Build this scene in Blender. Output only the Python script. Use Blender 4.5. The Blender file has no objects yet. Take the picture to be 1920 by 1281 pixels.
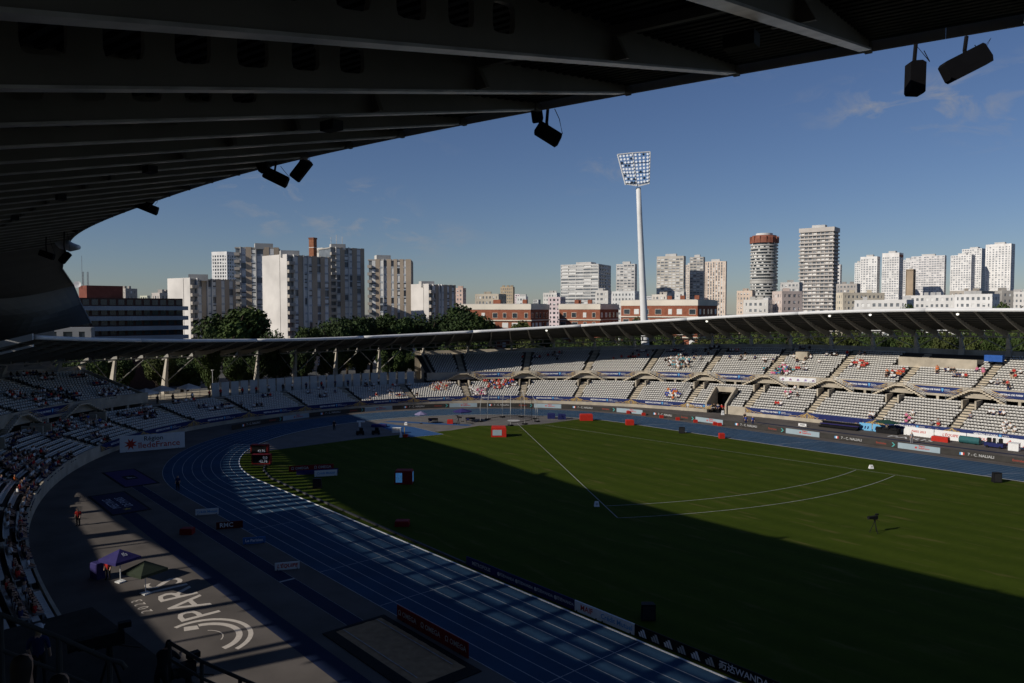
import bpy, bmesh, math, random
import numpy as np
from mathutils import Vector, Matrix, noise
random.seed(11)
R = math.radians
sc = bpy.context.scene
# ------------------------------------------------------------------ camera
CAM = Vector((93.33, -74.93, 21.93)); YAW = R(138.91); PITCH = R(-2.45); FPX = 1413.0
cd = bpy.data.cameras.new('camera'); cam = bpy.data.objects.new('camera', cd); sc.collection.objects.link(cam)
cd.sensor_width = 36.0; cd.lens = FPX / 1920 * 36; cd.clip_end = 6000; cd.clip_start = 0.1
cam.location = CAM; cam.rotation_euler = (R(90) + PITCH, 0, YAW - R(90)); sc.camera = cam
FW = Vector((math.cos(YAW) * math.cos(PITCH), math.sin(YAW) * math.cos(PITCH), math.sin(PITCH)))
RT = Vector((math.sin(YAW), -math.cos(YAW), 0)); UP = RT.cross(FW)
def pt(px, py, w):
    """world point seen at full-size photo pixel (px, py), w metres deep"""
    return CAM + w * (FW + RT * ((px - 960) / FPX) - UP * ((py - 640.5) / FPX))
def proj(v):
    d = Vector(v) - CAM; w = d.dot(FW)
    if w < 0.5: return (-9999, -9999, w)
    return (960 + FPX * d.dot(RT) / w, 640.5 - FPX * d.dot(UP) / w, w)
# ------------------------------------------------------------------ light
SUN_EL = 28.2; SUN_DIR = Vector((-0.23, -0.973, 0)).normalized()          # horizontal direction towards the sun
w_ = bpy.data.worlds.new('World'); sc.world = w_; w_.use_nodes = True
nt = w_.node_tree; nt.nodes.clear()
sky = nt.nodes.new('ShaderNodeTexSky'); sky.sky_type = 'NISHITA'; sky.sun_disc = False
sky.sun_elevation = R(SUN_EL); sky.sun_rotation = math.atan2(SUN_DIR.x, SUN_DIR.y)
sky.air_density = 1.0; sky.dust_density = 0.15; sky.ozone_density = 1.6; sky.altitude = 60
bg = nt.nodes.new('ShaderNodeBackground'); out = nt.nodes.new('ShaderNodeOutputWorld')
bg.inputs['Strength'].default_value = 0.05
# thin cirrus: stretched noise over the whole sky
tc = nt.nodes.new('ShaderNodeTexCoord'); mp = nt.nodes.new('ShaderNodeMapping'); mp.inputs['Scale'].default_value = (5.5, 5.5, 13)
mp.inputs['Location'].default_value = (9.2, 8.1, .9)
n1 = nt.nodes.new('ShaderNodeTexNoise'); n1.inputs['Scale'].default_value = 2.6; n1.inputs['Detail'].default_value = 9; n1.inputs['Roughness'].default_value = .62
n1.inputs['Distortion'].default_value = 0.6
n2 = nt.nodes.new('ShaderNodeTexNoise'); n2.inputs['Scale'].default_value = 0.55; n2.inputs['Detail'].default_value = 2
r1 = nt.nodes.new('ShaderNodeMapRange'); r1.inputs[1].default_value = .50; r1.inputs[2].default_value = .74
r2 = nt.nodes.new('ShaderNodeMapRange'); r2.inputs[1].default_value = .53; r2.inputs[2].default_value = .66
mu = nt.nodes.new('ShaderNodeMath'); mu.operation = 'MULTIPLY'; mu2 = nt.nodes.new('ShaderNodeMath'); mu2.operation = 'MULTIPLY'; mu2.inputs[1].default_value = .85
mx = nt.nodes.new('ShaderNodeMixRGB'); mx.inputs[2].default_value = (7.5, 6.6, 5.2, 1)
L = nt.links.new
L(tc.outputs['Generated'], mp.inputs['Vector']); L(mp.outputs[0], n1.inputs['Vector']); L(mp.outputs[0], n2.inputs['Vector'])
L(n1.outputs[0], r1.inputs[0]); L(n2.outputs[0], r2.inputs[0]); L(r1.outputs[0], mu.inputs[0]); L(r2.outputs[0], mu.inputs[1]); L(mu.outputs[0], mu2.inputs[0])
L(mu2.outputs[0], mx.inputs[0]); L(sky.outputs[0], mx.inputs[1]); tint = nt.nodes.new('ShaderNodeMixRGB'); tint.blend_type = 'MULTIPLY'; tint.inputs[0].default_value = 1; tint.inputs[2].default_value = (.97, 1.11, 1.49, 1)
L(mx.outputs[0], tint.inputs[1]); L(tint.outputs[0], bg.inputs['Color']); L(bg.outputs[0], out.inputs['Surface'])
sl = bpy.data.lights.new('sun', 'SUN'); sl.energy = 5.0; sl.angle = R(0.53); sl.color = (1.0, .93, .83)
so = bpy.data.objects.new('sun', sl); sc.collection.objects.link(so)
so.rotation_euler = Vector((SUN_DIR.x, SUN_DIR.y, math.tan(R(SUN_EL)))).to_track_quat('Z', 'Y').to_euler()
so.location = (-40, -160, 90)
sc.view_settings.view_transform = 'Standard'; sc.view_settings.look = 'None'; sc.view_settings.gamma = 1
sc.view_settings.exposure = -0.36; sc.view_settings.use_curve_mapping = False
# ------------------------------------------------------------------ materials
MATS = {}
def mat(name, col, rough=.7, var=.12, scale=3.0, bump=0.0, metal=0.0, bscale=None, detail=4, col2=None, emit=None, spec=.1):
    if name in MATS: return MATS[name]
    m = bpy.data.materials.new(name); m.use_nodes = True; t = m.node_tree; b = t.nodes['Principled BSDF']
    b.inputs['Roughness'].default_value = rough; b.inputs['Metallic'].default_value = metal
    b.inputs['Specular IOR Level'].default_value = spec
    c = (*col, 1)
    if var or col2:
        tcn = t.nodes.new('ShaderNodeTexCoord'); n = t.nodes.new('ShaderNodeTexNoise'); n.inputs['Scale'].default_value = scale; n.inputs['Detail'].default_value = detail
        rp = t.nodes.new('ShaderNodeMapRange'); rp.inputs[1].default_value = .3; rp.inputs[2].default_value = .7
        mixn = t.nodes.new('ShaderNodeMixRGB')
        mixn.inputs[1].default_value = tuple(max(0, x * (1 - var)) for x in col) + (1,)
        mixn.inputs[2].default_value = (*(col2 or tuple(min(1, x * (1 + var)) for x in col)), 1)
        t.links.new(tcn.outputs['Object'], n.inputs['Vector']); t.links.new(n.outputs[0], rp.inputs[0]); t.links.new(rp.outputs[0], mixn.inputs[0])
        t.links.new(mixn.outputs[0], b.inputs['Base Color'])
        if bump:
            bn = t.nodes.new('ShaderNodeBump'); bn.inputs['Strength'].default_value = bump; n3 = t.nodes.new('ShaderNodeTexNoise'); n3.inputs['Scale'].default_value = bscale or scale * 8
            t.links.new(tcn.outputs['Object'], n3.inputs['Vector']); t.links.new(n3.outputs[0], bn.inputs['Height']); t.links.new(bn.outputs[0], b.inputs['Normal'])
    else:
        b.inputs['Base Color'].default_value = c
    if emit:
        b.inputs['Emission Color'].default_value = c; b.inputs['Emission Strength'].default_value = emit
    MATS[name] = m
    return m
# ------------------------------------------------------------------ mesh helper
class MB:
    def __init__(s): s.v = []; s.f = []; s.m = []
    def add(s, vs, fs, mi=0):
        o = len(s.v); s.v += [tuple(v) for v in vs]; s.f += [tuple(i + o for i in f) for f in fs]; s.m += [mi] * len(fs); return s
    def quad(s, a, b, c, d, mi=0): return s.add([a, b, c, d], [(0, 1, 2, 3)], mi)
    def obox(s, o, ux, uy, uz, mi=0):
        """box centred at o with full edge vectors"""
        o = Vector(o); ux = Vector(ux) / 2; uy = Vector(uy) / 2; uz = Vector(uz) / 2
        vs = [o - ux - uy - uz, o + ux - uy - uz, o + ux + uy - uz, o - ux + uy - uz, o - ux - uy + uz, o + ux - uy + uz, o + ux + uy + uz, o - ux + uy + uz]
        return s.add(vs, [(0, 3, 2, 1), (4, 5, 6, 7), (0, 1, 5, 4), (1, 2, 6, 5), (2, 3, 7, 6), (3, 0, 4, 7)], mi)
    def box(s, c, size, rz=0, mi=0):
        a, b = math.cos(rz), math.sin(rz)
        return s.obox(c, (a * size[0], b * size[0], 0), (-b * size[1], a * size[1], 0), (0, 0, size[2]), mi)
    def hexa(s, b4, t4, mi=0):
        return s.add(list(b4) + list(t4), [(0, 3, 2, 1), (4, 5, 6, 7), (0, 1, 5, 4), (1, 2, 6, 5), (2, 3, 7, 6), (3, 0, 4, 7)], mi)
    def tube(s, a, b, r0, r1=None, n=8, mi=0, cap=True):
        a = Vector(a); b = Vector(b); r1 = r0 if r1 is None else r1
        d = (b - a).normalized(); x = d.orthogonal().normalized(); y = d.cross(x)
        vs = []
        for p, r in ((a, r0), (b, r1)):
            for k in range(n):
                t = 2 * math.pi * k / n; vs.append(p + x * (r * math.cos(t)) + y * (r * math.sin(t)))
        fs = [(k, (k + 1) % n, n + (k + 1) % n, n + k) for k in range(n)]
        if cap: fs += [tuple(range(n - 1, -1, -1)), tuple(range(n, 2 * n))]
        return s.add(vs, fs, mi)
    def path(s, pts, r, n=8, mi=0):
        pts = [Vector(p) for p in pts]; o = len(s.v); N = len(pts)
        for i, p in enumerate(pts):
            d = (pts[min(i + 1, N - 1)] - pts[max(i - 1, 0)]).normalized()
            x = d.cross(Vector((0, 0, 1)));  x = x.normalized() if x.length > 1e-4 else d.orthogonal().normalized(); y = d.cross(x)
            rr = r[i] if isinstance(r, (list, tuple)) else r
            for k in range(n):
                t = 2 * math.pi * k / n; s.v.append(tuple(p + x * (rr * math.cos(t)) + y * (rr * math.sin(t))))
        for i in range(N - 1):
            for k in range(n):
                s.f.append((o + i * n + k, o + i * n + (k + 1) % n, o + (i + 1) * n + (k + 1) % n, o + (i + 1) * n + k)); s.m.append(mi)
        s.f += [tuple(o + k for k in range(n - 1, -1, -1)), tuple(o + (N - 1) * n + k for k in range(n))]; s.m += [mi, mi]
        return s
    def prism(s, poly, z0, z1, mi=0):
        n = len(poly)
        vs = [(x, y, z0) for x, y in poly] + [(x, y, z1) for x, y in poly]
        return s.add(vs, [tuple(range(n - 1, -1, -1)), tuple(range(n, 2 * n))] + [(i, (i + 1) % n, n + (i + 1) % n, n + i) for i in range(n)], mi)
    def mesh(s, name, mats):
        me = bpy.data.meshes.new(name); me.from_pydata(s.v, [], s.f)
        for m in (mats if isinstance(mats, (list, tuple)) else [mats]): me.materials.append(m)
        if any(s.m): me.polygons.foreach_set('material_index', s.m)
        me.update(); return me
    def build(s, name, mats, parent=None, smooth=False, **tags):
        me = s.mesh(name, mats)
        if smooth: me.polygons.foreach_set('use_smooth', [True] * len(me.polygons))
        return link(name, me, parent, **tags)
def link(name, me, parent=None, loc=None, rz=None, **tags):
    o = bpy.data.objects.new(name, me); sc.collection.objects.link(o)
    if parent is not None: o.parent = parent
    if loc is not None: o.location = loc
    if rz is not None: o.rotation_euler = (0, 0, rz)
    return tag(o, **tags)
def tag(o, label=None, cat=None, group=None, kind=None):
    if label: o['label'] = label
    if cat: o['category'] = cat
    if group: o['group'] = group
    if kind: o['kind'] = kind
    return o
def thing(name, label, cat, loc=(0, 0, 0), rz=0, group=None):
    return link(name, None, None, loc, rz, label=label, cat=cat, group=group)
_tm = {}
def text_mesh(body, size=1.0, align='CENTER', ext=0.0, shear=0, bold=0):
    k = (body, size, align, shear, bold)
    if k in _tm: return _tm[k]
    c = bpy.data.curves.new('text', 'FONT'); c.body = body; c.size = size; c.align_x = align; c.align_y = 'CENTER'; c.extrude = ext; c.shear = shear; c.offset = bold; c.resolution_u = 2
    o = bpy.data.objects.new('text', c); sc.collection.objects.link(o)
    dg = bpy.context.evaluated_depsgraph_get(); me = bpy.data.meshes.new_from_object(o.evaluated_get(dg))
    bpy.data.objects.remove(o); me.materials.clear(); _tm[k] = me
    return me
def text_data(body, size, align='CENTER', shear=0, bold=0):
    me = text_mesh(body, size, align, 0, shear, bold)
    return [v.co.copy() for v in me.vertices], [tuple(p.vertices) for p in me.polygons]
# ------------------------------------------------------------------ the bowl: front wall of the stands is a superellipse
OA, OB, ON, OX = 95.5, 65.2, 2.4, 42.2
_t = np.linspace(0, 2 * np.pi, 24001)
_c, _s = np.cos(_t), np.sin(_t)
_x = OX - OA * np.sign(_c) * np.abs(_c) ** (2 / ON); _y = OB * np.sign(_s) * np.abs(_s) ** (2 / ON)
# t=0 is the far end of the bend (x minimal), growing t -> far side
_ds = np.hypot(np.diff(_x), np.diff(_y)); _S = np.concatenate([[0], np.cumsum(_ds)]); PER = _S[-1]
_su = np.linspace(0, PER, 3001); _xu = np.interp(_su, _S, _x); _yu = np.interp(_su, _S, _y)
_dx = np.gradient(_xu); _dy = np.gradient(_yu)
_dx[0] = _dx[-1] = 0; _dy[0] = _dy[-1] = 1
k_ = 25
def _sm(a):
    a = np.concatenate([a[-k_ - 1:-1], a, a[1:k_ + 1]]); return np.convolve(a, np.ones(2 * k_ + 1) / (2 * k_ + 1), 'valid')
_l = np.hypot(_dx, _dy); _nx = _sm(-_dy / _l); _ny = _sm(_dx / _l); _l = np.hypot(_nx, _ny); _nx /= _l; _ny /= _l
def O(s, d, z=0.0):
    s = s % PER
    x = np.interp(s, _su, _xu); y = np.interp(s, _su, _yu); nx = np.interp(s, _su, _nx); ny = np.interp(s, _su, _ny)
    return Vector((x + nx * d, y + ny * d, z))
def ON_(s):
    s = s % PER
    v = Vector((np.interp(s, _su, _nx), np.interp(s, _su, _ny), 0)); return v.normalized()
def OT(s):
    n = ON_(s); return Vector((n.y, -n.x, 0))           # tangent, towards growing s
def s_of(x, far=True):
    """arc position of the front wall at world x, far or near side"""
    h = np.where(_yu >= 0)[0] if far else np.where(_yu <= 0)[0]
    i = h[np.argmin(np.abs(_xu[h] - x))]; v = _su[i]
    return v if far else v - PER
def ss(a, b, x):
    t = max(0., min(1., (x - a) / (b - a))); return t * t * (3 - 2 * t)
def kf(s):                                              # 0 on the bend, 1 on the straights
    return ss(20, 105, abs(s))
# ================================================================== SETTING
def ring_pts(off, x_end=150, n=60):
    """track outline at offset off from the inner kerb: far straight end -> bend -> near straight end"""
    r = 36.5 + off; p = [(x_end, r)] + [(x, r) for x in (100, 60, 20)]
    p += [(r * math.cos(a), r * math.sin(a)) for a in [math.pi / 2 + math.pi * i / n for i in range(n + 1)]]
    p += [(x, -r) for x in (20, 60, 100)] + [(x_end, -r)]
    return p
def strip(mb, o0, o1, z, mi=0, x_end=150):
    a = ring_pts(o0, x_end); b = ring_pts(o1, x_end)
    for i in range(len(a) - 1): mb.quad((*a[i], z), (*b[i], z), (*b[i + 1], z), (*a[i + 1], z), mi)
M_ground = mat('city_ground', (.09, .09, .085), .9, .3, .02)
MB().quad((-2600, -900, -.12), (900, -900, -.12), (900, 2600, -.12), (-2600, 2600, -.12)).build('ground', M_ground, kind='structure')
M_apron = mat('apron_asphalt', (.105, .093, .084), .9, .22, .25, .15, bscale=60, detail=8)
mb = MB(); N = 200; outer = [O(PER * i / N, .15, 0) for i in range(N)]
mb.add([(v.x, v.y, 0) for v in outer], [tuple(range(N - 1, -1, -1))])
mb.build('apron', M_apron, kind='structure')
M_track = mat('blue_running_track', (.024, .060, .110), .9, .16, .3, .1, bscale=80, detail=8)
M_line = mat('shade_dimmed_line_paint', (.34, .34, .33), .8, .25, 3)  # white lowered so lines look faint, shade put into the colour
M_kerb = mat('white_kerb_paint', (.75, .75, .74), .7, .08, 6)
mb = MB(); strip(mb, 0, 9.76, .005); trk = mb.build('running_track', M_track, kind='structure')
mb = MB()
for k in range(1, 9): strip(mb, 1.22 * k - .03, 1.22 * k + .03, .009)
for x in (20.4, 36, 45.5, 62): mb.quad((x, -46.2, .0105), (x + .06, -46.2, .0105), (x + .06, -36.6, .0105), (x, -36.6, .0105))
for x0, x1 in ((60, 66), (30, 34), (3, 8)):                                  # curved stagger lines on the far straight
    for i in range(8):
        a = i / 8; b = (i + 1) / 8; f = lambda t: (x0 + (x1 - x0) * t ** 1.6, 36.6 + 9.5 * t)
        p, q = f(a), f(b); mb.quad((p[0], p[1], .0105), (p[0] + .09, p[1], .0105), (q[0] + .09, q[1], .0105), (q[0], q[1], .0105))
mb.build('lane_line', M_line, trk)
mb = MB(); strip(mb, -.12, .0, .05); strip(mb, -.12, -.125, .05)
a = ring_pts(0); 
for i in range(len(a) - 1): mb.quad((*a[i], .005), (*a[i + 1], .005), (*a[i + 1], .05), (*a[i], .05))
mb.build('kerb', M_kerb, trk)
# infield grass with mowing bands
def grass_mat():
    m = bpy.data.materials.new('pitch_grass'); m.use_nodes = True; t = m.node_tree; b = t.nodes['Principled BSDF']; l = t.links.new
    b.inputs['Roughness'].default_value = .9; b.inputs['Specular IOR Level'].default_value = .04
    tcn = t.nodes.new('ShaderNodeTexCoord')
    def nz(s, d, sc_=(1, 1, 1)):
        mpn = t.nodes.new('ShaderNodeMapping'); mpn.inputs['Scale'].default_value = sc_; n = t.nodes.new('ShaderNodeTexNoise'); n.inputs['Scale'].default_value = s; n.inputs['Detail'].default_value = d
        l(tcn.outputs['Object'], mpn.inputs['Vector']); l(mpn.outputs[0], n.inputs['Vector']); return n
    wv = t.nodes.new('ShaderNodeTexWave'); wv.inputs['Scale'].default_value = .085; wv.inputs['Distortion'].default_value = .4; wv.bands_direction = 'Y'; wv.wave_profile = 'SIN'
    l(tcn.outputs['Object'], wv.inputs['Vector'])
    a = nz(.09, 5); c = nz(1.6, 8, (1, .35, 1)); d = nz(9, 4)
    m1 = t.nodes.new('ShaderNodeMixRGB'); m1.inputs[1].default_value = (.026, .042, .0035, 1); m1.inputs[2].default_value = (.048, .068, .0065, 1)
    add = t.nodes.new('ShaderNodeMath'); add.operation = 'ADD'; sca = t.nodes.new('ShaderNodeMath'); sca.operation = 'MULTIPLY'; sca.inputs[1].default_value = .32
    l(wv.outputs['Fac'], sca.inputs[0]); l(sca.outputs[0], add.inputs[0])
    mm = t.nodes.new('ShaderNodeMath'); mm.operation = 'MULTIPLY_ADD'; mm.inputs[1].default_value = .5; l(a.outputs[0], mm.inputs[0])
    m3 = t.nodes.new('ShaderNodeMath'); m3.operation = 'MULTIPLY_ADD'; m3.inputs[1].default_value = .55; m3.inputs[2].default_value = -.19; l(c.outputs[0], m3.inputs[0]); l(m3.outputs[0], mm.inputs[2]); l(mm.outputs[0], add.inputs[1])
    l(add.outputs[0], m1.inputs[0])
    wear = t.nodes.new('ShaderNodeMapRange'); wear.inputs[1].default_value = .57; wear.inputs[2].default_value = .78; e = nz(.55, 6, (.35, 1.6, 1)); l(e.outputs[0], wear.inputs[0])
    m2 = t.nodes.new('ShaderNodeMixRGB'); m2.inputs[2].default_value = (.085, .078, .023, 1); l(wear.outputs[0], m2.inputs[0]); l(m1.outputs[0], m2.inputs[1])
    l(m2.outputs[0], b.inputs['Base Color'])
    bn = t.nodes.new('ShaderNodeBump'); bn.inputs['Strength'].default_value = .5; l(d.outputs[0], bn.inputs['Height']); l(bn.outputs[0], b.inputs['Normal'])
    return m
gp = ring_pts(-.14, 150, 60)
pitch = MB().add([(x, y, .005) for x, y in gp], [tuple(range(len(gp)))]).build('grass_pitch', grass_mat(), kind='structure')
# throwing zone in the bend: grey asphalt with blue runways
dz = [(36.2 * math.cos(R(a)), 36.2 * math.sin(R(a))) for a in range(107, 240, 4)]
dz += [(-18.9, -30.0), (-19.2, -12), (-18.4, -4.8), (-16.2, 6), (-17.2, 13.3), (-12.5, 19), (-10.8, 25)]
M_dz = mat('throwing_zone_asphalt', (.14, .13, .12), .9, .14, .5, .1, bscale=50)
dzo = MB().add([(x, y, .010) for x, y in dz], [tuple(range(len(dz)))]).build('throwing_zone', M_dz, kind='structure')
M_blue2 = mat('blue_runway_surface', (.032, .085, .20), .75, .1, .8)
mb = MB().add([(x, y, .0145) for x, y in [(-32.5, 1.2), (-30.6, -1.4), (-14.9, -3.6), (-13.6, 2.4), (-23.6, 3.0)]], [(0, 1, 2, 3, 4)])
mb.add([(x, y, .0145) for x, y in [(-33.5, 4.2), (-33.2, 2.2), (-18.4, 11.4), (-18.8, 13.0)]], [(0, 1, 2, 3)])
mb.build('runway', M_blue2, dzo)
mb = MB()
def gline(mb, a, b, w=.07, z=.019):
    a = Vector((*a, z)); b = Vector((*b, z)); n = Vector((-(b - a).y, (b - a).x, 0)).normalized() * w / 2
    mb.quad(a - n, b - n, b + n, a + n)
gline(mb, (-30.6, -1.4), (-14.9, -3.6)); gline(mb, (-14.9, -3.6), (-13.6, 2.4)); gline(mb, (-13.6, 2.4), (-23.6, 3.0))
mb.build('runway_line', M_line, dzo)
# hammer and discus circle + sector lines
CIR = Vector((-17.8, 22.4, 0))
mb = MB(); n = 40
mb.add([(CIR.x + 1.25 * math.cos(6.283 * i / n), CIR.y + 1.25 * math.sin(6.283 * i / n), .022) for i in range(n)], [tuple(range(n))])
mb.build('throwing_circle', mat('circle_concrete', (.42, .41, .39), .8, .1, 4), dzo)
mb = MB()
pL, pR = Vector((41.5, -15.0, 0)), Vector((55.7, 28.7, 0))
gline(mb, (CIR.x + 3.2, CIR.y - 1.9), pL[:2], .08, .014); gline(mb, (CIR.x + 3.6, CIR.y + .3), pR[:2], .07, .014)
a0 = math.atan2(pL.y - CIR.y, pL.x - CIR.x); a1 = math.atan2(28.0 - CIR.y, 52.9 - CIR.x)
for rad in (65.3, 70.2):
    for i in range(36):
        u, v = a0 + (a1 - a0) * i / 36, a0 + (a1 - a0) * (i + 1) / 36
        gline(mb, (CIR.x + rad * math.cos(u), CIR.y + rad * math.sin(u)), (CIR.x + rad * math.cos(v), CIR.y + rad * math.sin(v)), .08, .016)
mb.build('sector_line', M_line, pitch)
# near apron: runways, landing pit, printed mats, painted lettering
M_navyrun = mat('dark_blue_runway', (.012, .020, .05), .8, .1, .8)
mb = MB().quad((-15, -49.75, .005), (48, -49.75, .005), (48, -48.5, .005), (-15, -48.5, .005)); mb.quad((-5, -54.1, .005), (95, -54.1, .005), (95, -52.6, .005), (-5, -52.6, .005))
mb.quad((15, 56.0, .005), (130, 56.0, .005), (130, 56.9, .005), (15, 56.9, .005))
jr = mb.build('jump_runway', M_navyrun, kind='structure')
mb = MB(); [gline(mb, (-15, y), (47, y), .025, .009) for y in (-49.77, -48.48)]
mb.quad((35.9, -49.75, .0095), (36.15, -49.75, .0095), (36.15, -48.5, .0095), (35.9, -48.5, .0095)); mb.build('runway_line', M_line, jr)
sp = thing('landing_pit', 'sand landing pit with black rubber border on the near apron', 'sand pit')
M_rub = mat('black_rubber', (.012, .012, .012), .8, .2, 4)
mb = MB()
for (x0, x1, y0, y1) in ((47.2, 58.4, -51.7, -50.9), (47.2, 58.4, -47.3, -46.9), (57.4, 58.4, -50.9, -47.3), (47.2, 47.5, -50.9, -47.3)):
    mb.box(((x0 + x1) / 2, (y0 + y1) / 2, .03), (x1 - x0, y1 - y0, .06))
mb.build('border', M_rub, sp)
mb = MB(); nx_, ny_ = 44, 16; g = lambda i, j: (47.5 + 9.9 * i / nx_, -50.9 + 3.6 * j / ny_, .03 + .03 * noise.noise(Vector((i * .5, j * .5, 0))))
for i in range(nx_):
    for j in range(ny_): mb.quad(g(i, j), g(i + 1, j), g(i + 1, j + 1), g(i, j + 1))
mb.build('sand', mat('damp_sand', (.33, .21, .115), .95, .2, 1.5, .4, bscale=25), sp)
mb = MB(); gline(mb, (47.6, -50.35), (56.6, -50.35), .06, .075); gline(mb, (47.6, -47.75), (56.6, -47.75), .06, .075); mb.build('tape', M_line, sp)
M_letter = mat('pale_letter_paint', (.52, .47, .41), .85, .08, 4)
def ground_text(body, size, loc, rz, m, parent=None, z=.006, **k):
    vs, fs = text_data(body, size, **k); a, b = math.cos(rz), math.sin(rz)
    return MB().add([(loc[0] + a * v.x - b * v.y, loc[1] + b * v.x + a * v.y, z) for v in vs], fs).build('painted_lettering', m, parent, kind=None if parent else 'structure')
gt = ground_text('PARIS', 4.0, (34.2, -56.7), R(180), M_letter)
ground_text('2 0 2 3', 1.1, (34.0, -59.5), R(180), M_letter, gt)
mb = MB()                                                                     # painted swirl emblem
for r0, r1, a0_, a1_ in ((3.0, 3.35, 20, 200), (2.15, 2.6, 10, 170), (1.2, 1.28, 40, 150)):
    for i in range(24):
        u, v = R(a0_ + (a1_ - a0_) * i / 24), R(a0_ + (a1_ - a0_) * (i + 1) / 24); c = (42.6, -57.9)
        q = [(c[0] + r * math.cos(t) * 1.0, c[1] + r * math.sin(t) * .9, .006) for r, t in ((r0, u), (r1, u), (r1, v), (r0, v))]; mb.quad(*q)
mb.add([(40.2, -57.6, .0065), (40.9, -57.7, .0065), (40.6, -58.6, .0065), (39.9, -58.4, .0065)], [(0, 1, 2, 3)])
mb.build('painted_emblem', M_letter, gt)
ground_text('PARIS', 3.0, (42, 59.6), 0, mat('white_letter_paint', (.6, .6, .58), .85, .08, 4), gt)
for (x0, x1, y0, y1, col, lab, txt, tc_) in ((-18, -7.4, -50.3, -46.7, (.045, .028, .10), 'purple square floor mat with a black centre on the shaded apron', None, None),
        (-4.8, 5.4, -54.7, -51.2, (.016, .015, .05), 'dark navy floor mat printed with white lettering on the shaded apron', 'MEETING\nDE PARIS', (.5, .5, .55))):
    t = thing('floor_mat', lab, 'mat', ((x0 + x1) / 2, (y0 + y1) / 2, 0))
    w, h = x1 - x0, y1 - y0
    MB().box((0, 0, .02), (w + .8, h + .5, .03)).build('edging', M_rub, t)
    MB().box((0, 0, .035), (w, h, .02)).build('sheet', mat('mat_' + lab[:6], col, .7, .1, 2), t)
    if txt:
        vs, fs = text_data(txt, 1.25); MB().add([(-v.x, -v.y - .1, .048) for v in vs], fs).build('print', mat('mat_print', tc_, .7, 0), t)
        mb = MB(); mb.add([(3.6 + .5 * math.cos(a_) * (1 if i % 2 else .45), .5 * math.sin(a_) * (1 if i % 2 else .45), .048) for i, a_ in enumerate([6.283 * k / 10 for k in range(10)])], [tuple(range(10))]); mb.build('star', mat('gold_print', (.55, .35, .05), .6, 0), t)
    else:
        MB().box((0, 0, .047), (2.6, 1.5, .006)).build('panel', M_rub, t)
        mb = MB(); [mb.add([(-.5 + .35 * k, -.35, .053), (-.25 + .35 * k, -.35, .053), (-.05 + .2 * k - .15 + .2 * k, -.35 + .3 * (k + 1), .053), (-.3 + .2 * k - .15 + .2 * k, -.35 + .3 * (k + 1), .053)], [(0, 1, 2, 3)]) for k in range(3)]; mb.build('stripes', M_line, t)
# ================================================================== STANDS
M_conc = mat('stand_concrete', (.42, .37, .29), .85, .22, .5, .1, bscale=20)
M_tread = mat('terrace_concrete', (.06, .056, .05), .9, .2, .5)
M_stair = mat('stair_concrete', (.52, .45, .34), .85, .2, .8)
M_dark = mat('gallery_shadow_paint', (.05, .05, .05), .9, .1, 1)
M_seat = mat('grey_white_seat_plastic', (.60, .58, .535), .5, .08, 1.5)
M_rail = mat('galvanised_rail', (.35, .36, .36), .45, .1, 5, metal=.6)
S_FAR = s_of(86, True); S_NEAR = s_of(104, False)
NL, NU = 10, 15; RD = .96
def lowz(i, s): return 1.35 + .384 * (.62 + .38 * kf(s)) * i
def zu_(s): return lowz(NL, s) + 2.15
def upz(j, s): return zu_(s) + .1 + .36 * (.7 + .3 * kf(s)) * j
def has_up(s): return s > 27 or s < -30
BLOCK = 12.75
S_OFF = (s_of(1.9, True) - 6.2) % BLOCK
TUN = (s_of(1.9, True) - 1.9, s_of(1.9, True) + 2.4)                       # tunnel mouth through the lower tier
def aisle_list():
    k0 = math.ceil((S_NEAR - S_OFF) / BLOCK); out = []
    while S_OFF + k0 * BLOCK < S_FAR: out.append(S_OFF + k0 * BLOCK); k0 += 1
    return out
AISLES = aisle_list()
def in_aisle(s, h=.85):
    r = (s - S_OFF) % BLOCK; return r < h or r > BLOCK - h
stand = thing('grandstand', 'oval concrete grandstand with two tiers of pale seats around the track', 'grandstand')
DS = 1.6; SS = [S_NEAR + (S_FAR - S_NEAR) * i / int((S_FAR - S_NEAR) / DS) for i in range(int((S_FAR - S_NEAR) / DS) + 1)]
low = MB(); upm = MB(); GAL = {0: MB(), 1: MB()}; con = MB(); WALL = {0: MB(), 1: MB()}
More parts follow.
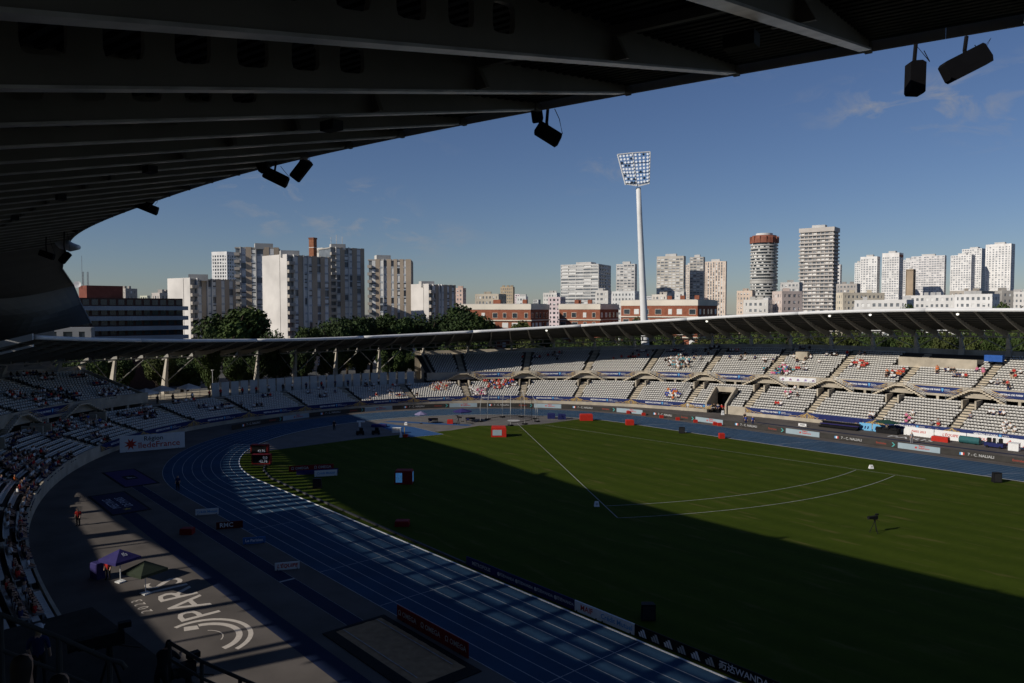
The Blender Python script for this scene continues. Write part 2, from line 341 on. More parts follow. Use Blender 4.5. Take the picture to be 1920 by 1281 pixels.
for a, b in zip(SS[:-1], SS[1:]):
    m = (a + b) / 2; tun = TUN[0] - DS / 2 < m < TUN[1] + DS / 2
    def P(s, d, z): return O(s, d, z)
    gal = GAL[m > 0]; wall = WALL[m > TUN[0]]
    if not tun:
        wall.quad(P(a, 0, 0), P(b, 0, 0), P(b, 0, 1.75), P(a, 0, 1.75)); wall.quad(P(a, 0, 1.75), P(b, 0, 1.75), P(b, .22, 1.75), P(a, .22, 1.75)); wall.quad(P(a, .22, 1.75), P(b, .22, 1.75), P(b, .22, 1.2), P(a, .22, 1.2))
    for i in range(NL):
        if tun and i < 6: continue
        d0, d1 = .22 + RD * i, .22 + RD * (i + 1)
        low.quad(P(a, d0, lowz(i, a)), P(b, d0, lowz(i, b)), P(b, d1, lowz(i, b)), P(a, d1, lowz(i, a)))
        low.quad(P(a, d1, lowz(i, a)), P(b, d1, lowz(i, b)), P(b, d1, lowz(i + 1, b)), P(a, d1, lowz(i + 1, a)))
    dl = .22 + RD * NL
    if has_up(m):
        g0, g1 = lowz(NL, a), lowz(NL, b)
        gal.quad(P(a, dl, g0), P(b, dl, g1), P(b, dl + .5, g1), P(a, dl + .5, g0)); gal.quad(P(a, dl + .5, g0), P(b, dl + .5, g1), P(b, dl + .5, g1 - .7), P(a, dl + .5, g0 - .7))
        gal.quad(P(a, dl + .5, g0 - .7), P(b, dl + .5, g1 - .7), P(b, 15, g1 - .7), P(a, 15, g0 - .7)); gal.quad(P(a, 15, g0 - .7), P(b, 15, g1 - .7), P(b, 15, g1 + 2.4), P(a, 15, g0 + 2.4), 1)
        u0, u1 = zu_(a), zu_(b)
        for (q0, q1, y0, y1) in ((11.35, 11.35, -1.45, .45), ):
            con.quad(P(a, q0, u0 + y0), P(b, q0, u1 + y0), P(b, q0, u1 + y1), P(a, q0, u0 + y1)); con.quad(P(a, q0, u0 + y1), P(b, q0, u1 + y1), P(b, q0 + .2, u1 + y1), P(a, q0 + .2, u0 + y1))
            con.quad(P(a, q0 + .2, u0 + y1), P(b, q0 + .2, u1 + y1), P(b, q0 + .2, u1 - .2), P(a, q0 + .2, u0 - .2)); con.quad(P(a, q0, u0 + y0), P(b, q0, u1 + y0), P(b, 15, u1 + y0 + .4), P(a, 15, u0 + y0 + .4))
        for j in range(NU):
            d0, d1 = 11.55 + RD * j, 11.55 + RD * (j + 1)
            upm.quad(P(a, d0, upz(j, a)), P(b, d0, upz(j, b)), P(b, d1, upz(j, b)), P(a, d1, upz(j, a))); upm.quad(P(a, d1, upz(j, a)), P(b, d1, upz(j, b)), P(b, d1, upz(j + 1, b)), P(a, d1, upz(j + 1, a)))
        db = 11.55 + RD * NU; t0, t1 = upz(NU, a), upz(NU, b)
        hb = 1.0
        con.quad(P(a, db, t0), P(b, db, t1), P(b, db + 1.6, t1), P(a, db + 1.6, t0)); con.quad(P(a, db + 1.6, t0), P(b, db + 1.6, t1), P(b, db + 1.6, t1 + hb), P(a, db + 1.6, t0 + hb))
        con.quad(P(a, db + 1.6, t0 + hb), P(b, db + 1.6, t1 + hb), P(b, db + 1.85, t1 + hb), P(a, db + 1.85, t0 + hb)); con.quad(P(a, db + 1.85, t0 + hb), P(b, db + 1.85, t1 + hb), P(b, db + 1.85, -.1), P(a, db + 1.85, -.1))
    else:
        g0, g1 = lowz(NL, a), lowz(NL, b)
        con.quad(P(a, dl, g0), P(b, dl, g1), P(b, 27, g1), P(a, 27, g0)); con.quad(P(a, 27, g0), P(b, 27, g1), P(b, 27, -.1), P(a, 27, -.1))
rest = MB(); RSS = [S_FAR + (PER + S_NEAR - S_FAR) * i / 50 for i in range(51)]
for a, b in zip(RSS[:-1], RSS[1:]):
    for d0, d1, z0, z1 in ((0, .2, 0, 1.75), (.2, 10, 1.4, 5.2), (10, 11.4, 5.2, 7.4), (11.4, 26, 7.4, 12.8), (26, 28, 12.8, 13.8), (28, 28.2, 13.8, 0)): rest.quad(O(a, d0, z0), O(b, d0, z0), O(b, d1, z1), O(a, d1, z1))
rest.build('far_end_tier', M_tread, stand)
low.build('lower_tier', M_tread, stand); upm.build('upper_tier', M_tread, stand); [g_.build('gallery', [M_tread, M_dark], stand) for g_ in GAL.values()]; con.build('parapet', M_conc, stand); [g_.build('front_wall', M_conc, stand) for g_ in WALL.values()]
# closing walls where the upper tier starts on either side of the bend
for s in (27.6, -30.6):
    mb = MB(); n = ON_(s); t = OT(s)
    prof = [(11.35, zu_(s) - 1.45), (11.35, zu_(s) + .6)] + [(11.55 + RD * j, upz(j, s) + .5) for j in range(0, NU + 1, 3)] + [(27.6, upz(NU, s) + 1.2), (27.6, 0), (15, 0)]
    vs = [O(s, d, z) - t * .15 for d, z in prof] + [O(s, d, z) + t * .15 for d, z in prof]; k = len(prof)
    mb.add(vs, [tuple(range(k)), tuple(range(2 * k - 1, k - 1, -1))] + [(i, (i + 1) % k, k + (i + 1) % k, k + i) for i in range(k)]).build('end_wall', M_conc, stand)
# aisles, pillars, gallery stairs
for s in AISLES:
    n, t = ON_(s), OT(s)
    mb = MB()
    for i in range(NL):
        for h in (0, .5):
            z = lowz(i, s) + (lowz(1, s) - lowz(0, s)) * h
            mb.obox(O(s, .22 + RD * (i + h) + .2, z / 2 + .03 + .35), t * 1.35, n * .4, (0, 0, z - .7))
    mb.build('stair', M_stair, stand)
    if not has_up(s): continue
    mb = MB()
    for j in range(NU):
        for h in (0, .5):
            z = upz(j, s) + (upz(1, s) - upz(0, s)) * h
            mb.obox(O(s, 11.55 + RD * (j + h) + .2, z + .03 - .4), t * 1.35, n * .4, (0, 0, .8))
    mb.build('stair', M_stair, stand)
    g = lowz(NL, s)
    for sg in (-1, 1):                                                      # flank walls of the vomitory
        MB().obox(O(s + sg * 1.05, 8.9, g - .1), t * .28, n * 3.0, (0, 0, 1.5)).build('flank_wall', M_conc, stand)
        # gallery stair climbing to the upper tier
        mb = MB(); zt = zu_(s) + .1
        for q in range(9):
            c = O(s + sg * (1.0 + .42 * q), 10.9, 0); z = zt - .24 * q
            mb.obox((c.x, c.y, z - .16), t * .46, n * 1.0, (0, 0, .28))
        mb.build('gallery_stair', M_stair, stand)
        mb = MB(); p0 = O(s + sg * .9, 10.4, zt + .95); p1 = O(s + sg * 4.7, 10.4, zt - 2.1 + .95)
        for dz_ in (0, -.28, -.56): mb.tube(p0 + Vector((0, 0, dz_)), p1 + Vector((0, 0, dz_)), .03, n=5)
        for q in range(6): a = p0.lerp(p1, q / 5); mb.tube(a, a - Vector((0, 0, 1.0)), .03, n=5)
        mb.build('handrail', M_rail, stand)
    MB().obox(O(s, 10.9, zu_(s) + .02), t * 1.9, n * 1.1, (0, 0, .2)).build('landing', M_stair, stand)
    for q in (3.4, 6.4, 9.4):
        if has_up(s + q): MB().obox(O(s + q, 11.6, lowz(NL, s + q) + .4), OT(s + q) * .45, ON_(s + q) * .4, (0, 0, 2.4)).build('pillar', M_conc, stand)
# tunnel mouth
tn = .5 * (TUN[0] + TUN[1]); n, t = ON_(tn), OT(tn); mb = MB()
for s in TUN:
    vs = [O(s, -.05, 0), O(s, 6.4, 0), O(s, 6.4, 5.0), O(s, 5.2, 5.0), O(s, -.05, 2.1)]
    off = t * .18; mb.add([v - off for v in vs] + [v + off for v in vs], [(0, 1, 2, 3, 4), (9, 8, 7, 6, 5)] + [(i, (i + 1) % 5, 5 + (i + 1) % 5, 5 + i) for i in range(5)])
mb.obox(O(tn, 5.9, 4.55), t * (TUN[1] - TUN[0]), n * .5, (0, 0, 1.1)); mb.build('tunnel_frame', M_conc, stand)
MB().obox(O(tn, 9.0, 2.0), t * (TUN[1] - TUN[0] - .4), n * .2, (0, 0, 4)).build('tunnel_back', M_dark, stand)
MB().obox(O(s_of(37, True), 20.2, upz(8.5, 150) + .75), OT(s_of(37, True)) * 14.2, ON_(s_of(37, True)) * .35, (0, 0, 2.1)).build('box_front', M_conc, stand)
MB().obox(O(s_of(46, True), 21.5, upz(8.5, 150) + 2.2), OT(s_of(46, True)) * 3.0, ON_(s_of(46, True)) * 1.2, (0, 0, 1.2)).build('blue_booth', mat('blue_cloth', (.03, .10, .35), .7, .1, 2), stand)
MB().obox(O(s_of(12.5, True), 20.6, upz(9.2, 140) + .8), OT(s_of(12.5, True)) * 2.6, ON_(s_of(12.5, True)) * 1.6, (0, 0, 1.8)).build('entrance_hood', M_conc, stand)
# seats: one shell mesh, repeated
def seat_shell():
    mb = MB()
    mb.hexa([(-.24, -.24, .36), (.24, -.24, .36), (.24, .20, .34), (-.24, .20, .34)], [(-.24, -.24, .43), (.24, -.24, .43), (.24, .20, .39), (-.24, .20, .39)])
    mb.hexa([(-.24, .16, .38), (.24, .16, .38), (.24, .22, .38), (-.24, .22, .38)], [(-.22, .21, .62), (.22, .21, .62), (.22, .26, .62), (-.22, .26, .62)])
    mb.hexa([(-.03, .02, 0), (.03, .02, 0), (.03, .1, 0), (-.03, .1, 0)], [(-.03, .02, .34), (.03, .02, .34), (.03, .1, .34), (-.03, .1, .34)])
    return mb
SEATS = []                                                                   # (pos, angle, arc position, tier, row)
PITCH_S = .53
for tier, nr in ((0, NL), (1, NU)):
    for i in range(nr):
        s = S_NEAR + 2
        while s < S_FAR - 1:
            d = (.22 + RD * i + .42) if tier == 0 else (11.55 + RD * i + .42)
            st = PITCH_S * OA / (OA + d * .6); s += st
            if in_aisle(s, .95): continue
            if tier == 1 and not (s > 28.4 or s < -31.4): continue
            if tier == 0 and i < 7 and TUN[0] - .5 < s < TUN[1] + .5: continue
            if tier == 0 and i > 6 and has_up(s) and in_aisle(s, 1.55): continue
            xx = (s - s_of(37, True))
            if tier == 1 and abs(xx) < 7.3 and i >= 8: continue
            SEATS.append((O(s, d, lowz(i, s) if tier == 0 else upz(i, s)), s, tier, i))
sh = seat_shell(); sv = np.array(sh.v); sf = np.array(sh.f)
shell = sh.mesh('seat', M_seat)
vis = []
for k, (p, s, ti, i) in enumerate(SEATS):
    if s < -20:
        q = proj(p + Vector((0, 0, .5)))
        if -20 < q[0] < 1940 and 640 < q[1] < 1290: vis.append((q[2], k))
vis.sort(); near_set = set(k for _, k in vis[:300])
V = []; F = []; cnt = 0
for k, (p, s, ti, i) in enumerate(SEATS):
    n = ON_(s); ang = math.atan2(n.y, n.x) - math.pi / 2
    if k in near_set: link('seat', shell, stand, p, ang); continue
    c, s_ = math.cos(ang), math.sin(ang)
    rot = np.array([[c, -s_, 0], [s_, c, 0], [0, 0, 1]])
    V.append(sv @ rot.T + np.array(p)); F.append(sf + cnt * len(sv)); cnt += 1
V = np.concatenate(V); F = np.concatenate(F)
me = bpy.data.meshes.new('seats'); me.vertices.add(len(V)); me.vertices.foreach_set('co', V.ravel()); me.loops.add(F.size); me.loops.foreach_set('vertex_index', F.ravel().astype(np.int32))
me.polygons.add(len(F)); me.polygons.foreach_set('loop_start', np.arange(0, F.size, 4, dtype=np.int32)); me.update(calc_edges=True); me.materials.append(M_seat)
link('seat_rows', me, stand, kind='stuff')
# handrails between two seat blocks and along the top
for s, d0, d1, tier in ((s_of(-10, True) + 3.3, .4, 9.4, 0), (s_of(-9, True) + 2.4, 12, 19, 1)):
    mb = MB(); pts = []
    for q in range(12):
        d = d0 + (d1 - d0) * q / 11; i = (d - (.22 if tier == 0 else 11.55)) / RD; z = (lowz(i, s) if tier == 0 else upz(i, s)); mb.tube(O(s, d, z), O(s, d, z + 1.1), .03, n=5); pts.append(O(s, d, z + 1.1))
    mb.path(pts, .035, n=5).path([p - Vector((0, 0, .4)) for p in pts], .025, n=5).build('block_railing', M_rail, stand)
# ------------------------------------------------------------------ banners on the stand fronts
M_navy = mat('navy_banner_cloth', (.022, .035, .12), .7, .12, .6); M_gold = mat('gold_print', (.55, .35, .05), .6, 0); M_wprint = mat('white_print', (.78, .78, .78), .6, 0); M_bprint = mat('light_blue_print', (.12, .35, .62), .6, 0)
M_gold2 = mat('ochre_print', (.46, .31, .10), .6, .15, 2)
def wrap(mb, verts, faces, s0, d, zf, mi=0):
    mb.add([O(s0 + v[0], d, zf(s0 + v[0]) + v[1]) for v in verts], faces, mi)
BANN = {'front wall': [], 'upper tier front': []}
def banner(s0, half, d, zf, h, label, group, gold='mid'):
    t = thing('banner', label, 'banner', O(s0, d, zf(s0)), 0, group)
    BANN[label].append((s0, t))
    def fin(mb, name, m):
        mb.v = [tuple(Vector(v) - t.location) for v in mb.v]; return mb.build(name, m, t)
    mb = MB(); n = 10
    for i in range(n):
        a, b = -half + 2 * half * i / n, -half + 2 * half * (i + 1) / n
        wrap(mb, [(a, 0), (b, 0), (b, h), (a, h)], [(0, 1, 2, 3)], s0, d, zf)
        wrap(mb, [(a, h), (b, h), (b, h + .001), (a, h + .001)], [(0, 1, 2, 3)], s0, d + .03, zf)
    fin(mb, 'cloth', M_navy)
    mb = MB()
    for sg in (-1, 1):
        if gold == 'mid':                                                   # fan of rays rising to each end of the cloth
            for a0, a1, y0, y1 in ((0, 1.0, .0, 1.0), (.9, 2.1, .0, .62), (2.0, 3.6, .0, .36)):
                x0, x1 = sg * (half - a0), sg * (half - a1)
                wrap(mb, [(x0, h * y1), (x0, h * y1 * .78), (x1, h * y0 + .02), (x1, h * y0 + .12)], [(0, 1, 2, 3)], s0, d - .02, zf)
            for q in range(4):
                x0 = sg * (half - .15 - .35 * q); wrap(mb, [(x0, .02), (x0 - sg * .22, .02), (sg * (half - .1 - .12 * q), h * .9)], [(0, 1, 2)], s0, d - .022, zf)
        else:
            for q in range(3):
                x0, x1 = sg * half, sg * (half - 3.4 + .5 * q); wrap(mb, [(x0, h * (.95 - .28 * q)), (x0, h * (.80 - .28 * q)), (x1, .04 + .02 * q), (x1 + sg * .4, .14)], [(0, 1, 2, 3)], s0, d - .02, zf)
    fin(mb, 'gold_ornament', M_gold2)
    mb = MB(); vs, fs = text_data('MEETING DE PARIS', .42, 'RIGHT', bold=.012); wrap(mb, [(v.x + .5, v.y + h * .52) for v in vs], fs, s0, d - .02, zf)
    vs, fs = text_data('WANDA\nDIAMOND LEAGUE', .24, 'LEFT'); wrap(mb, [(v.x + 1.15, v.y + h * .52) for v in vs], fs, s0, d - .02, zf); fin(mb, 'lettering', M_wprint)
    mb = MB(); wrap(mb, [(.68, h * .78), (1.0, h * .78), (1.05, h * .6), (.84, h * .22), (.63, h * .6)], [(0, 1, 2, 3, 4)], s0, d - .02, zf); fin(mb, 'emblem', M_bprint)
ORD = ('nearest', 'second', 'third', 'fourth', 'fifth', 'sixth', 'seventh', 'eighth', 'ninth', 'tenth', 'eleventh', 'twelfth', 'thirteenth', 'fourteenth', 'fifteenth', 'sixteenth', 'seventeenth', 'eighteenth')
for k, s in enumerate(AISLES[:-1]):
    m = s + BLOCK / 2
    if m > s_of(-2, True) and m < s_of(4, True): m -= 0
    q = proj(O(m, 0, 1)); far = m > -60
    if not far: continue
    half = BLOCK / 2 - .05
    if TUN[0] - 3 < m < TUN[1] + 3: half = 2.6; m = s + 3.0
    banner(m, half, -.04, lambda s_: .72, 1.05, 'front wall', 'banners along the front wall')
    m = s + BLOCK / 2
    if has_up(s) and has_up(s + BLOCK):
        if s_of(4, True) < m < s_of(26, True):
            t = thing('white_banner', 'white printed banner hung below the upper tier above the gallery openings, %s' % ('nearer the tunnel' if m < s_of(15, True) else 'farther right of the tunnel'), 'banner')
            mb = MB(); [wrap(mb, [(a, 0), (a + .9, 0), (a + .9, .95), (a, .95)], [(0, 1, 2, 3)], m, 11.28, lambda s_: zu_(s_) - .75) for a in [-3.6 + .9 * i for i in range(8)]]; mb.build('cloth', mat('white_cloth', (.72, .72, .72), .7, .06, 2), t)
            mb = MB(); [wrap(mb, [(a, .2), (a + .55, .25), (a + .4, .65), (a + .1, .6)], [(0, 1, 2, 3)], m, 11.25, lambda s_: zu_(s_) - .75) for a in [-3.2 + 1.5 * i for i in range(5)]]; mb.build('print', mat('pink_print', (.55, .2, .22), .7, .5, 3, col2=(.3, .3, .6)), t)
        else:
            banner(m, BLOCK / 2 - 2.3, 11.28, lambda s_: zu_(s_) - 1.0, 1.25, 'upper tier front', 'banners along the upper tier', 'side')
for wh_, L_ in BANN.items():
    mid = .5 * (TUN[0] + TUN[1])
    for side, sel in (('left', sorted([x for x in L_ if x[0] < mid], key=lambda x: -x[0])), ('right', sorted([x for x in L_ if x[0] >= mid], key=lambda x: x[0]))):
        for n_, (_, o_) in enumerate(sel): o_['label'] = 'navy and gold banner on the %s, %s %s of the tunnel mouth' % (wh_, ORD[n_], side)
# ------------------------------------------------------------------ white panel fence and tents on the bend concourse
fz = lowz(NL, 0)
fence = thing('panel_fence', 'row of white panel fencing on the concourse at the end of the bend', 'fence')
M_panel = mat('white_fence_panel', (.50, .52, .51), .6, .06, 1)
s = -16.0
while s < 25:
    MB().obox(O(s, 13.5, fz + 1.45), OT(s) * 1.72, ON_(s) * .06, (0, 0, 2.9)).build('panel', M_panel, fence)
    MB().obox(O(s + .9, 13.42, fz + 1.5), OT(s) * .07, ON_(s) * .12, (0, 0, 3.0)).build('post', M_rail, fence); s += 1.8
for s, d in ((-27.5, 15), (-23.5, 17), (-19.5, 16)):
    t = thing('stall_tent', 'small white stall canopy on the dark concourse %s' % {-27.5: 'farthest left of three', -23.5: 'middle of three', -19.5: 'nearest the panel fence'}[s], 'tent', O(s, d, fz), math.atan2(ON_(s).y, ON_(s).x))
    mb = MB(); b = [(-1.6, -1.6, 2.2), (1.6, -1.6, 2.2), (1.6, 1.6, 2.2), (-1.6, 1.6, 2.2)]; mb.add(b + [(x, y, 1.9) for x, y, z in b] + [(0, 0, 3.0)], [(0, 1, 8), (1, 2, 8), (2, 3, 8), (3, 0, 8), (0, 4, 5, 1), (1, 5, 6, 2), (2, 6, 7, 3), (3, 7, 4, 0)]); mb.build('canopy', mat('white_cloth', (.72, .72, .72), .7, .06, 2), t)
    for x, y in ((-1.5, -1.5), (1.5, -1.5), (1.5, 1.5), (-1.5, 1.5)): MB().tube((x, y, 0), (x, y, 2.2), .04, n=6).build('pole', M_rail, t)
# ================================================================== ROOFS
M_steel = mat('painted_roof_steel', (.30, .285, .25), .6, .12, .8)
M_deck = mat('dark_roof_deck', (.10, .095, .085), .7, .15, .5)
M_tube = mat('white_edge_tube', (.68, .68, .67), .45, .06, .5)
M_pier = mat('pale_concrete_pier', (.48, .435, .36), .85, .14, .7)
def zt_(s): return 15.3 + 6.5 * ss(0, 132, abs(s))
def zb_(s): return 11.2 + 5.3 * ss(0, 140, abs(s))
rf = thing('bowl_roof', 'sweeping cantilever roof with a white tube edge over the far stands', 'roof')
RS0, RS1, NR = -57.0, S_FAR - 1, 60
RS = [RS0 + (RS1 - RS0) * i / NR for i in range(NR + 1)]
def rz_(s, d):                                                               # underside of deck
    t = (d - 8) / 17.0; return zt_(s) * (1 - t) + (zb_(s) + 1.5) * t - .8 * math.sin(math.pi * min(1, max(0, t))) * .6
deck = MB(); DD = [8, 11, 14, 17, 20, 23, 25.2]
fine = [RS0 + (RS1 - RS0) * i / (NR * 2) for i in range(NR * 2 + 1)]
for a, b in zip(fine[:-1], fine[1:]):
    for d0, d1 in zip(DD[:-1], DD[1:]):
        for up, fl in ((.0, 0), (.14, 1)):
            q = [O(a, d0, rz_(a, d0) + up), O(b, d0, rz_(b, d0) + up), O(b, d1, rz_(b, d1) + up), O(a, d1, rz_(a, d1) + up)]
            deck.quad(*(q if fl else q[::-1]))
for i in range(50):
    a, b = RS1 + (PER + S_NEAR - RS1) * i / 50, RS1 + (PER + S_NEAR - RS1) * (i + 1) / 50
    for up in (0, .14): deck.quad(O(a, 8, zt_(140) + up), O(b, 8, zt_(140) + up), O(b, 25.2, zb_(140) + 1.5 + up), O(a, 25.2, zb_(140) + 1.5 + up))
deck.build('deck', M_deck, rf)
for a, b in zip(RS[::6], RS[6::6]):                                          # edge tube in lengths
    n = 12; MB().path([O(a + (b - a) * i / n, 7.9, zt_(a + (b - a) * i / n)) for i in range(n + 1)], .34, n=10).build('edge_tube', M_tube, rf, smooth=True)
pur = MB()
for k in range(11):
    d = 9.2 + 1.45 * k
    for a, b in zip(RS[:-1], RS[1:]):
        pa, pb = O(a, d, rz_(a, d) - .10), O(b, d, rz_(b, d) - .10); pur.obox((pa + pb) / 2, pb - pa, ON_(a) * .09, (0, 0, .2))
pur.build('purlins', M_deck, rf, kind='stuff')
for i, s in enumerate(RS):
    n, t = ON_(s), OT(s); mb = MB(); st = [8.2, 13, 18, 22, 25, 28.0]
    def sec(d):
        zz = rz_(s, d) if d <= 25 else rz_(s, 25) - (d - 25) * .55
        dep = .25 + .85 * min(1, (d - 8) / 14) if d <= 25 else max(.3, 1.1 - (d - 25) * .25); return zz - .03, zz - .03 - dep
    for d0, d1 in zip(st[:-1], st[1:]):
        (a0, a1), (b0, b1) = sec(d0), sec(d1); w = t * .14
        mb.hexa([O(s, d0, a1) - w, O(s, d0, a1) + w, O(s, d1, b1) + w, O(s, d1, b1) - w], [O(s, d0, a0) - w, O(s, d0, a0) + w, O(s, d1, b0) + w, O(s, d1, b0) - w])
    mb.build('rib', M_steel, rf)
    if i < NR:                                                               # pierced box girder bay between two ribs
        s1 = RS[i + 1]; mb = MB()
        for zo in (.15, 1.15):
            a, b = O(s, 25, zb_(s) + zo), O(s1, 25, zb_(s1) + zo); mb.obox((a + b) / 2, b - a, n * .35, (0, 0, .26))
        for f in (.06, .5, .94):
            q = s + (s1 - s) * f; mb.obox(O(q, 25, zb_(q) + .65), OT(q) * .34, n * .33, (0, 0, .78))
        mb.build('girder_bay', M_steel, rf)
    if i % 2 == 0 and s > -50:                                               # raking concrete column with forked struts
        zc = (upz(NU, s) + .4) if has_up(s) else lowz(NL, s)
        top = O(s, 26.2, zb_(s) - .1); base = O(s, 27.4, zc - 2 if has_up(s) else 0); hip = base.lerp(top, .55) + n * .5
        mb = MB()
        def rect(c, a, b): return [c - t * a - n * b, c + t * a - n * b, c + t * a + n * b, c - t * a + n * b]
        mb.hexa(rect(base, .75, .9), rect(hip, .38, .62)); mb.hexa(rect(hip, .38, .62), rect(top, .2, .28)); mb.build('column', M_pier, rf)
        for sg in (-1, 1):
            q = s + sg * (RS[1] - RS[0]) * .98; MB().tube(hip - n * .5, O(q, 25, zb_(q)), .10, n=6).build('strut', M_steel, rf)
for s in (s_of(-34, True), s_of(-3, True), s_of(21.5, True), s_of(29, True), s_of(44, True), s_of(57, True)):
    q = O(s, 8.8, rz_(s, 8.8) - .45); t = thing('roof_lamp', 'small bright round lamp under the far roof edge', 'lamp', q, 0, 'lamps under the far roof edge')
    n_ = 10; mb = MB(); mb.tube((0, 0, .1), (0, 0, .4), .08, n=6); mb.build('stem', M_steel, t)
    mb = MB(); ring = [(0.0, -.28), (.16, -.22), (.26, -.08), (.26, .05), (.1, .12)]
    for i in range(len(ring) - 1):
        for k in range(n_):
            u, v = 6.283 * k / n_, 6.283 * (k + 1) / n_; (r0, z0), (r1, z1) = ring[i], ring[i + 1]
            mb.quad((r0 * math.cos(u), r0 * math.sin(u), z0), (r0 * math.cos(v), r0 * math.sin(v), z0), (r1 * math.cos(v), r1 * math.sin(v), z1), (r1 * math.cos(u), r1 * math.sin(u), z1))
    mb.build('globe', mat('lit_lamp_glass', (1, .96, .85), .4, 0, emit=1.6), t, smooth=True)
for dz_, hh in ((.0, .9), (-1.3, .35)):
    pa, pb = O(RS0 - .35, 8, rz_(RS0, 8) + .1), O(RS0 - .35, 28, rz_(RS0, 25) - 1.6); MB().obox((pa + pb) / 2 + Vector((0, 0, dz_)), pb - pa, OT(RS0) * .3, (0, 0, hh)).build('end_beam', M_tube, rf)
# ------------------------------------------------------------------ high roof over the near stand
mr = thing('main_roof', 'huge dark cantilever roof with perforated ribs over the near stand', 'roof')
MS0, MS1 = s_of(89.4, False), s_of(9.0, False)                               # growing s runs towards the bend
def OM(s, d, z): return O(s, d, z - .45 * (1 - ss(MS0, MS0 + 38, s)))
def mz(d): return 28.45 - .22 * (d + 4)                                     # bottom flange of the ribs
def mdep(d): return .25 + .075 * (d + 4)
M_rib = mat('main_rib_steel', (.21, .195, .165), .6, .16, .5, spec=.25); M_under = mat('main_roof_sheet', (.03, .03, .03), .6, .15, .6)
M_flange = mat('worn_flange_steel', (.42, .40, .37), .38, .35, 1.2, metal=.3, spec=.5)
nb = round((MS1 - MS0) / 3.2); MSS = [MS0 + (MS1 - MS0) * i / nb for i in range(nb + 1)]
fine = [MS0 + (MS1 - MS0) * i / (nb * 2) for i in range(nb * 2 + 1)]
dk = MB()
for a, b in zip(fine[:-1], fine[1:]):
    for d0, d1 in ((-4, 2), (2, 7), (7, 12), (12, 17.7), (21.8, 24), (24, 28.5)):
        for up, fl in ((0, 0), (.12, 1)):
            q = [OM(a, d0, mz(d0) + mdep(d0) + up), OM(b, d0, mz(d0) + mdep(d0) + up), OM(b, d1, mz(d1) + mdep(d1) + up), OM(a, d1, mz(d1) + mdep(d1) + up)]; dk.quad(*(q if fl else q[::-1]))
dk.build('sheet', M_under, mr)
cg = MB()                                                                    # corrugation ribs of the sheet
for k in range(64):
    d = -3.7 + .34 * k
    if d > 17.5: break
    for a, b in zip(MSS[:-1], MSS[1:]):
        z = mz(d) + mdep(d) - .05; pa, pb = OM(a, d, z), OM(b, d, z); cg.obox((pa + pb) / 2, pb - pa, ON_(a) * .12, (0, 0, .1))
cg.build('corrugation', M_under, mr, kind='stuff')
lv = MB()  # unseen blades added across the open slot to thin the sunlight
for k in range(14):
    d = 17.8 + .29 * k
    for a, b in zip(MSS[:-1], MSS[1:]):
        z = mz(d) + mdep(d); pa, pb = OM(a, d, z), OM(b, d, z); lv.obox((pa + pb) / 2, pb - pa, ON_(a) * (.9 if k == 4 else .16), (0, 0, .012))
lv.build('sun_thinning_blade', M_under, mr, kind='stuff')
HOLE0, HP = 5.6, 1.0
for s in MSS:
    n, t = ON_(s), OT(s); mb = MB(); th = .05
    def W(d, f): return OM(s, d, mz(d) + mdep(d) * f)                          # f: 0 flange .. 1 sheet
    def cell(d0, d1):
        mb.hexa([W(d0, 0) - t * th, W(d0, 0) + t * th, W(d1, 0) + t * th, W(d1, 0) - t * th], [W(d0, 1) - t * th, W(d0, 1) + t * th, W(d1, 1) + t * th, W(d1, 1) - t * th])
    for d0, d1 in ((-4, 0), (0, 3), (3, HOLE0), (HOLE0 + 11, 22), (22, 25), (25, 28.2)): cell(d0, d1)
    for h in range(11):                                                        # web cells with rounded openings
        c0 = HOLE0 + HP * h; c1 = c0 + HP; K = 20; o_, i_ = [], []
        for k in range(K):
            a = 6.28318 * (k + .5) / K; ca, sa = math.cos(a), math.sin(a); m_ = max(abs(ca), abs(sa)); o_.append((ca / m_, sa / m_))
            e = .34; r_ = (abs(ca) ** (2 / e) + abs(sa) ** (2 / e)) ** (-e / 2); i_.append((ca * r_ * .56, sa * r_ * .46))
        for sg in (-1, 1):
            vs = [W((c0 + c1) / 2 + u * HP / 2, .5 + v / 2) + t * th * sg for u, v in o_] + [W((c0 + c1) / 2 + u * HP / 2, .5 + v / 2) + t * th * sg for u, v in i_]
            mb.add(vs, [(k, (k + 1) % K, K + (k + 1) % K, K + k) for k in range(K)])
        vs = [W((c0 + c1) / 2 + u * HP / 2, .5 + v / 2) + t * th * sg for sg in (-1, 1) for u, v in i_]; mb.add(vs, [(k, (k + 1) % K, K + (k + 1) % K, K + k) for k in range(K)])
    web = mb.build('rib', M_rib, mr)
    mb = MB(); ds = [-3.6, 2, 7, 12, 17, 23, 28.0]
    for d0, d1 in zip(ds[:-1], ds[1:]): mb.obox((W(d0, 0) + W(d1, 0)) / 2 - Vector((0, 0, .035)), W(d1, 0) - W(d0, 0), t * .26, (0, 0, .045))
    mb.build('flange', M_flange, web)
    mb = MB()
    for d in (2.6, ):
        mb.hexa([W(d, .0) - t * .35, W(d, 0) + t * .35, W(d + .12, 0) + t * .35, W(d + .12, 0) - t * .35], [W(d, .75) - t * .06, W(d, .75) + t * .06, W(d + .12, .75) + t * .06, W(d + .12, .75) - t * .06])
    mb.build('stiffener', M_rib, web)
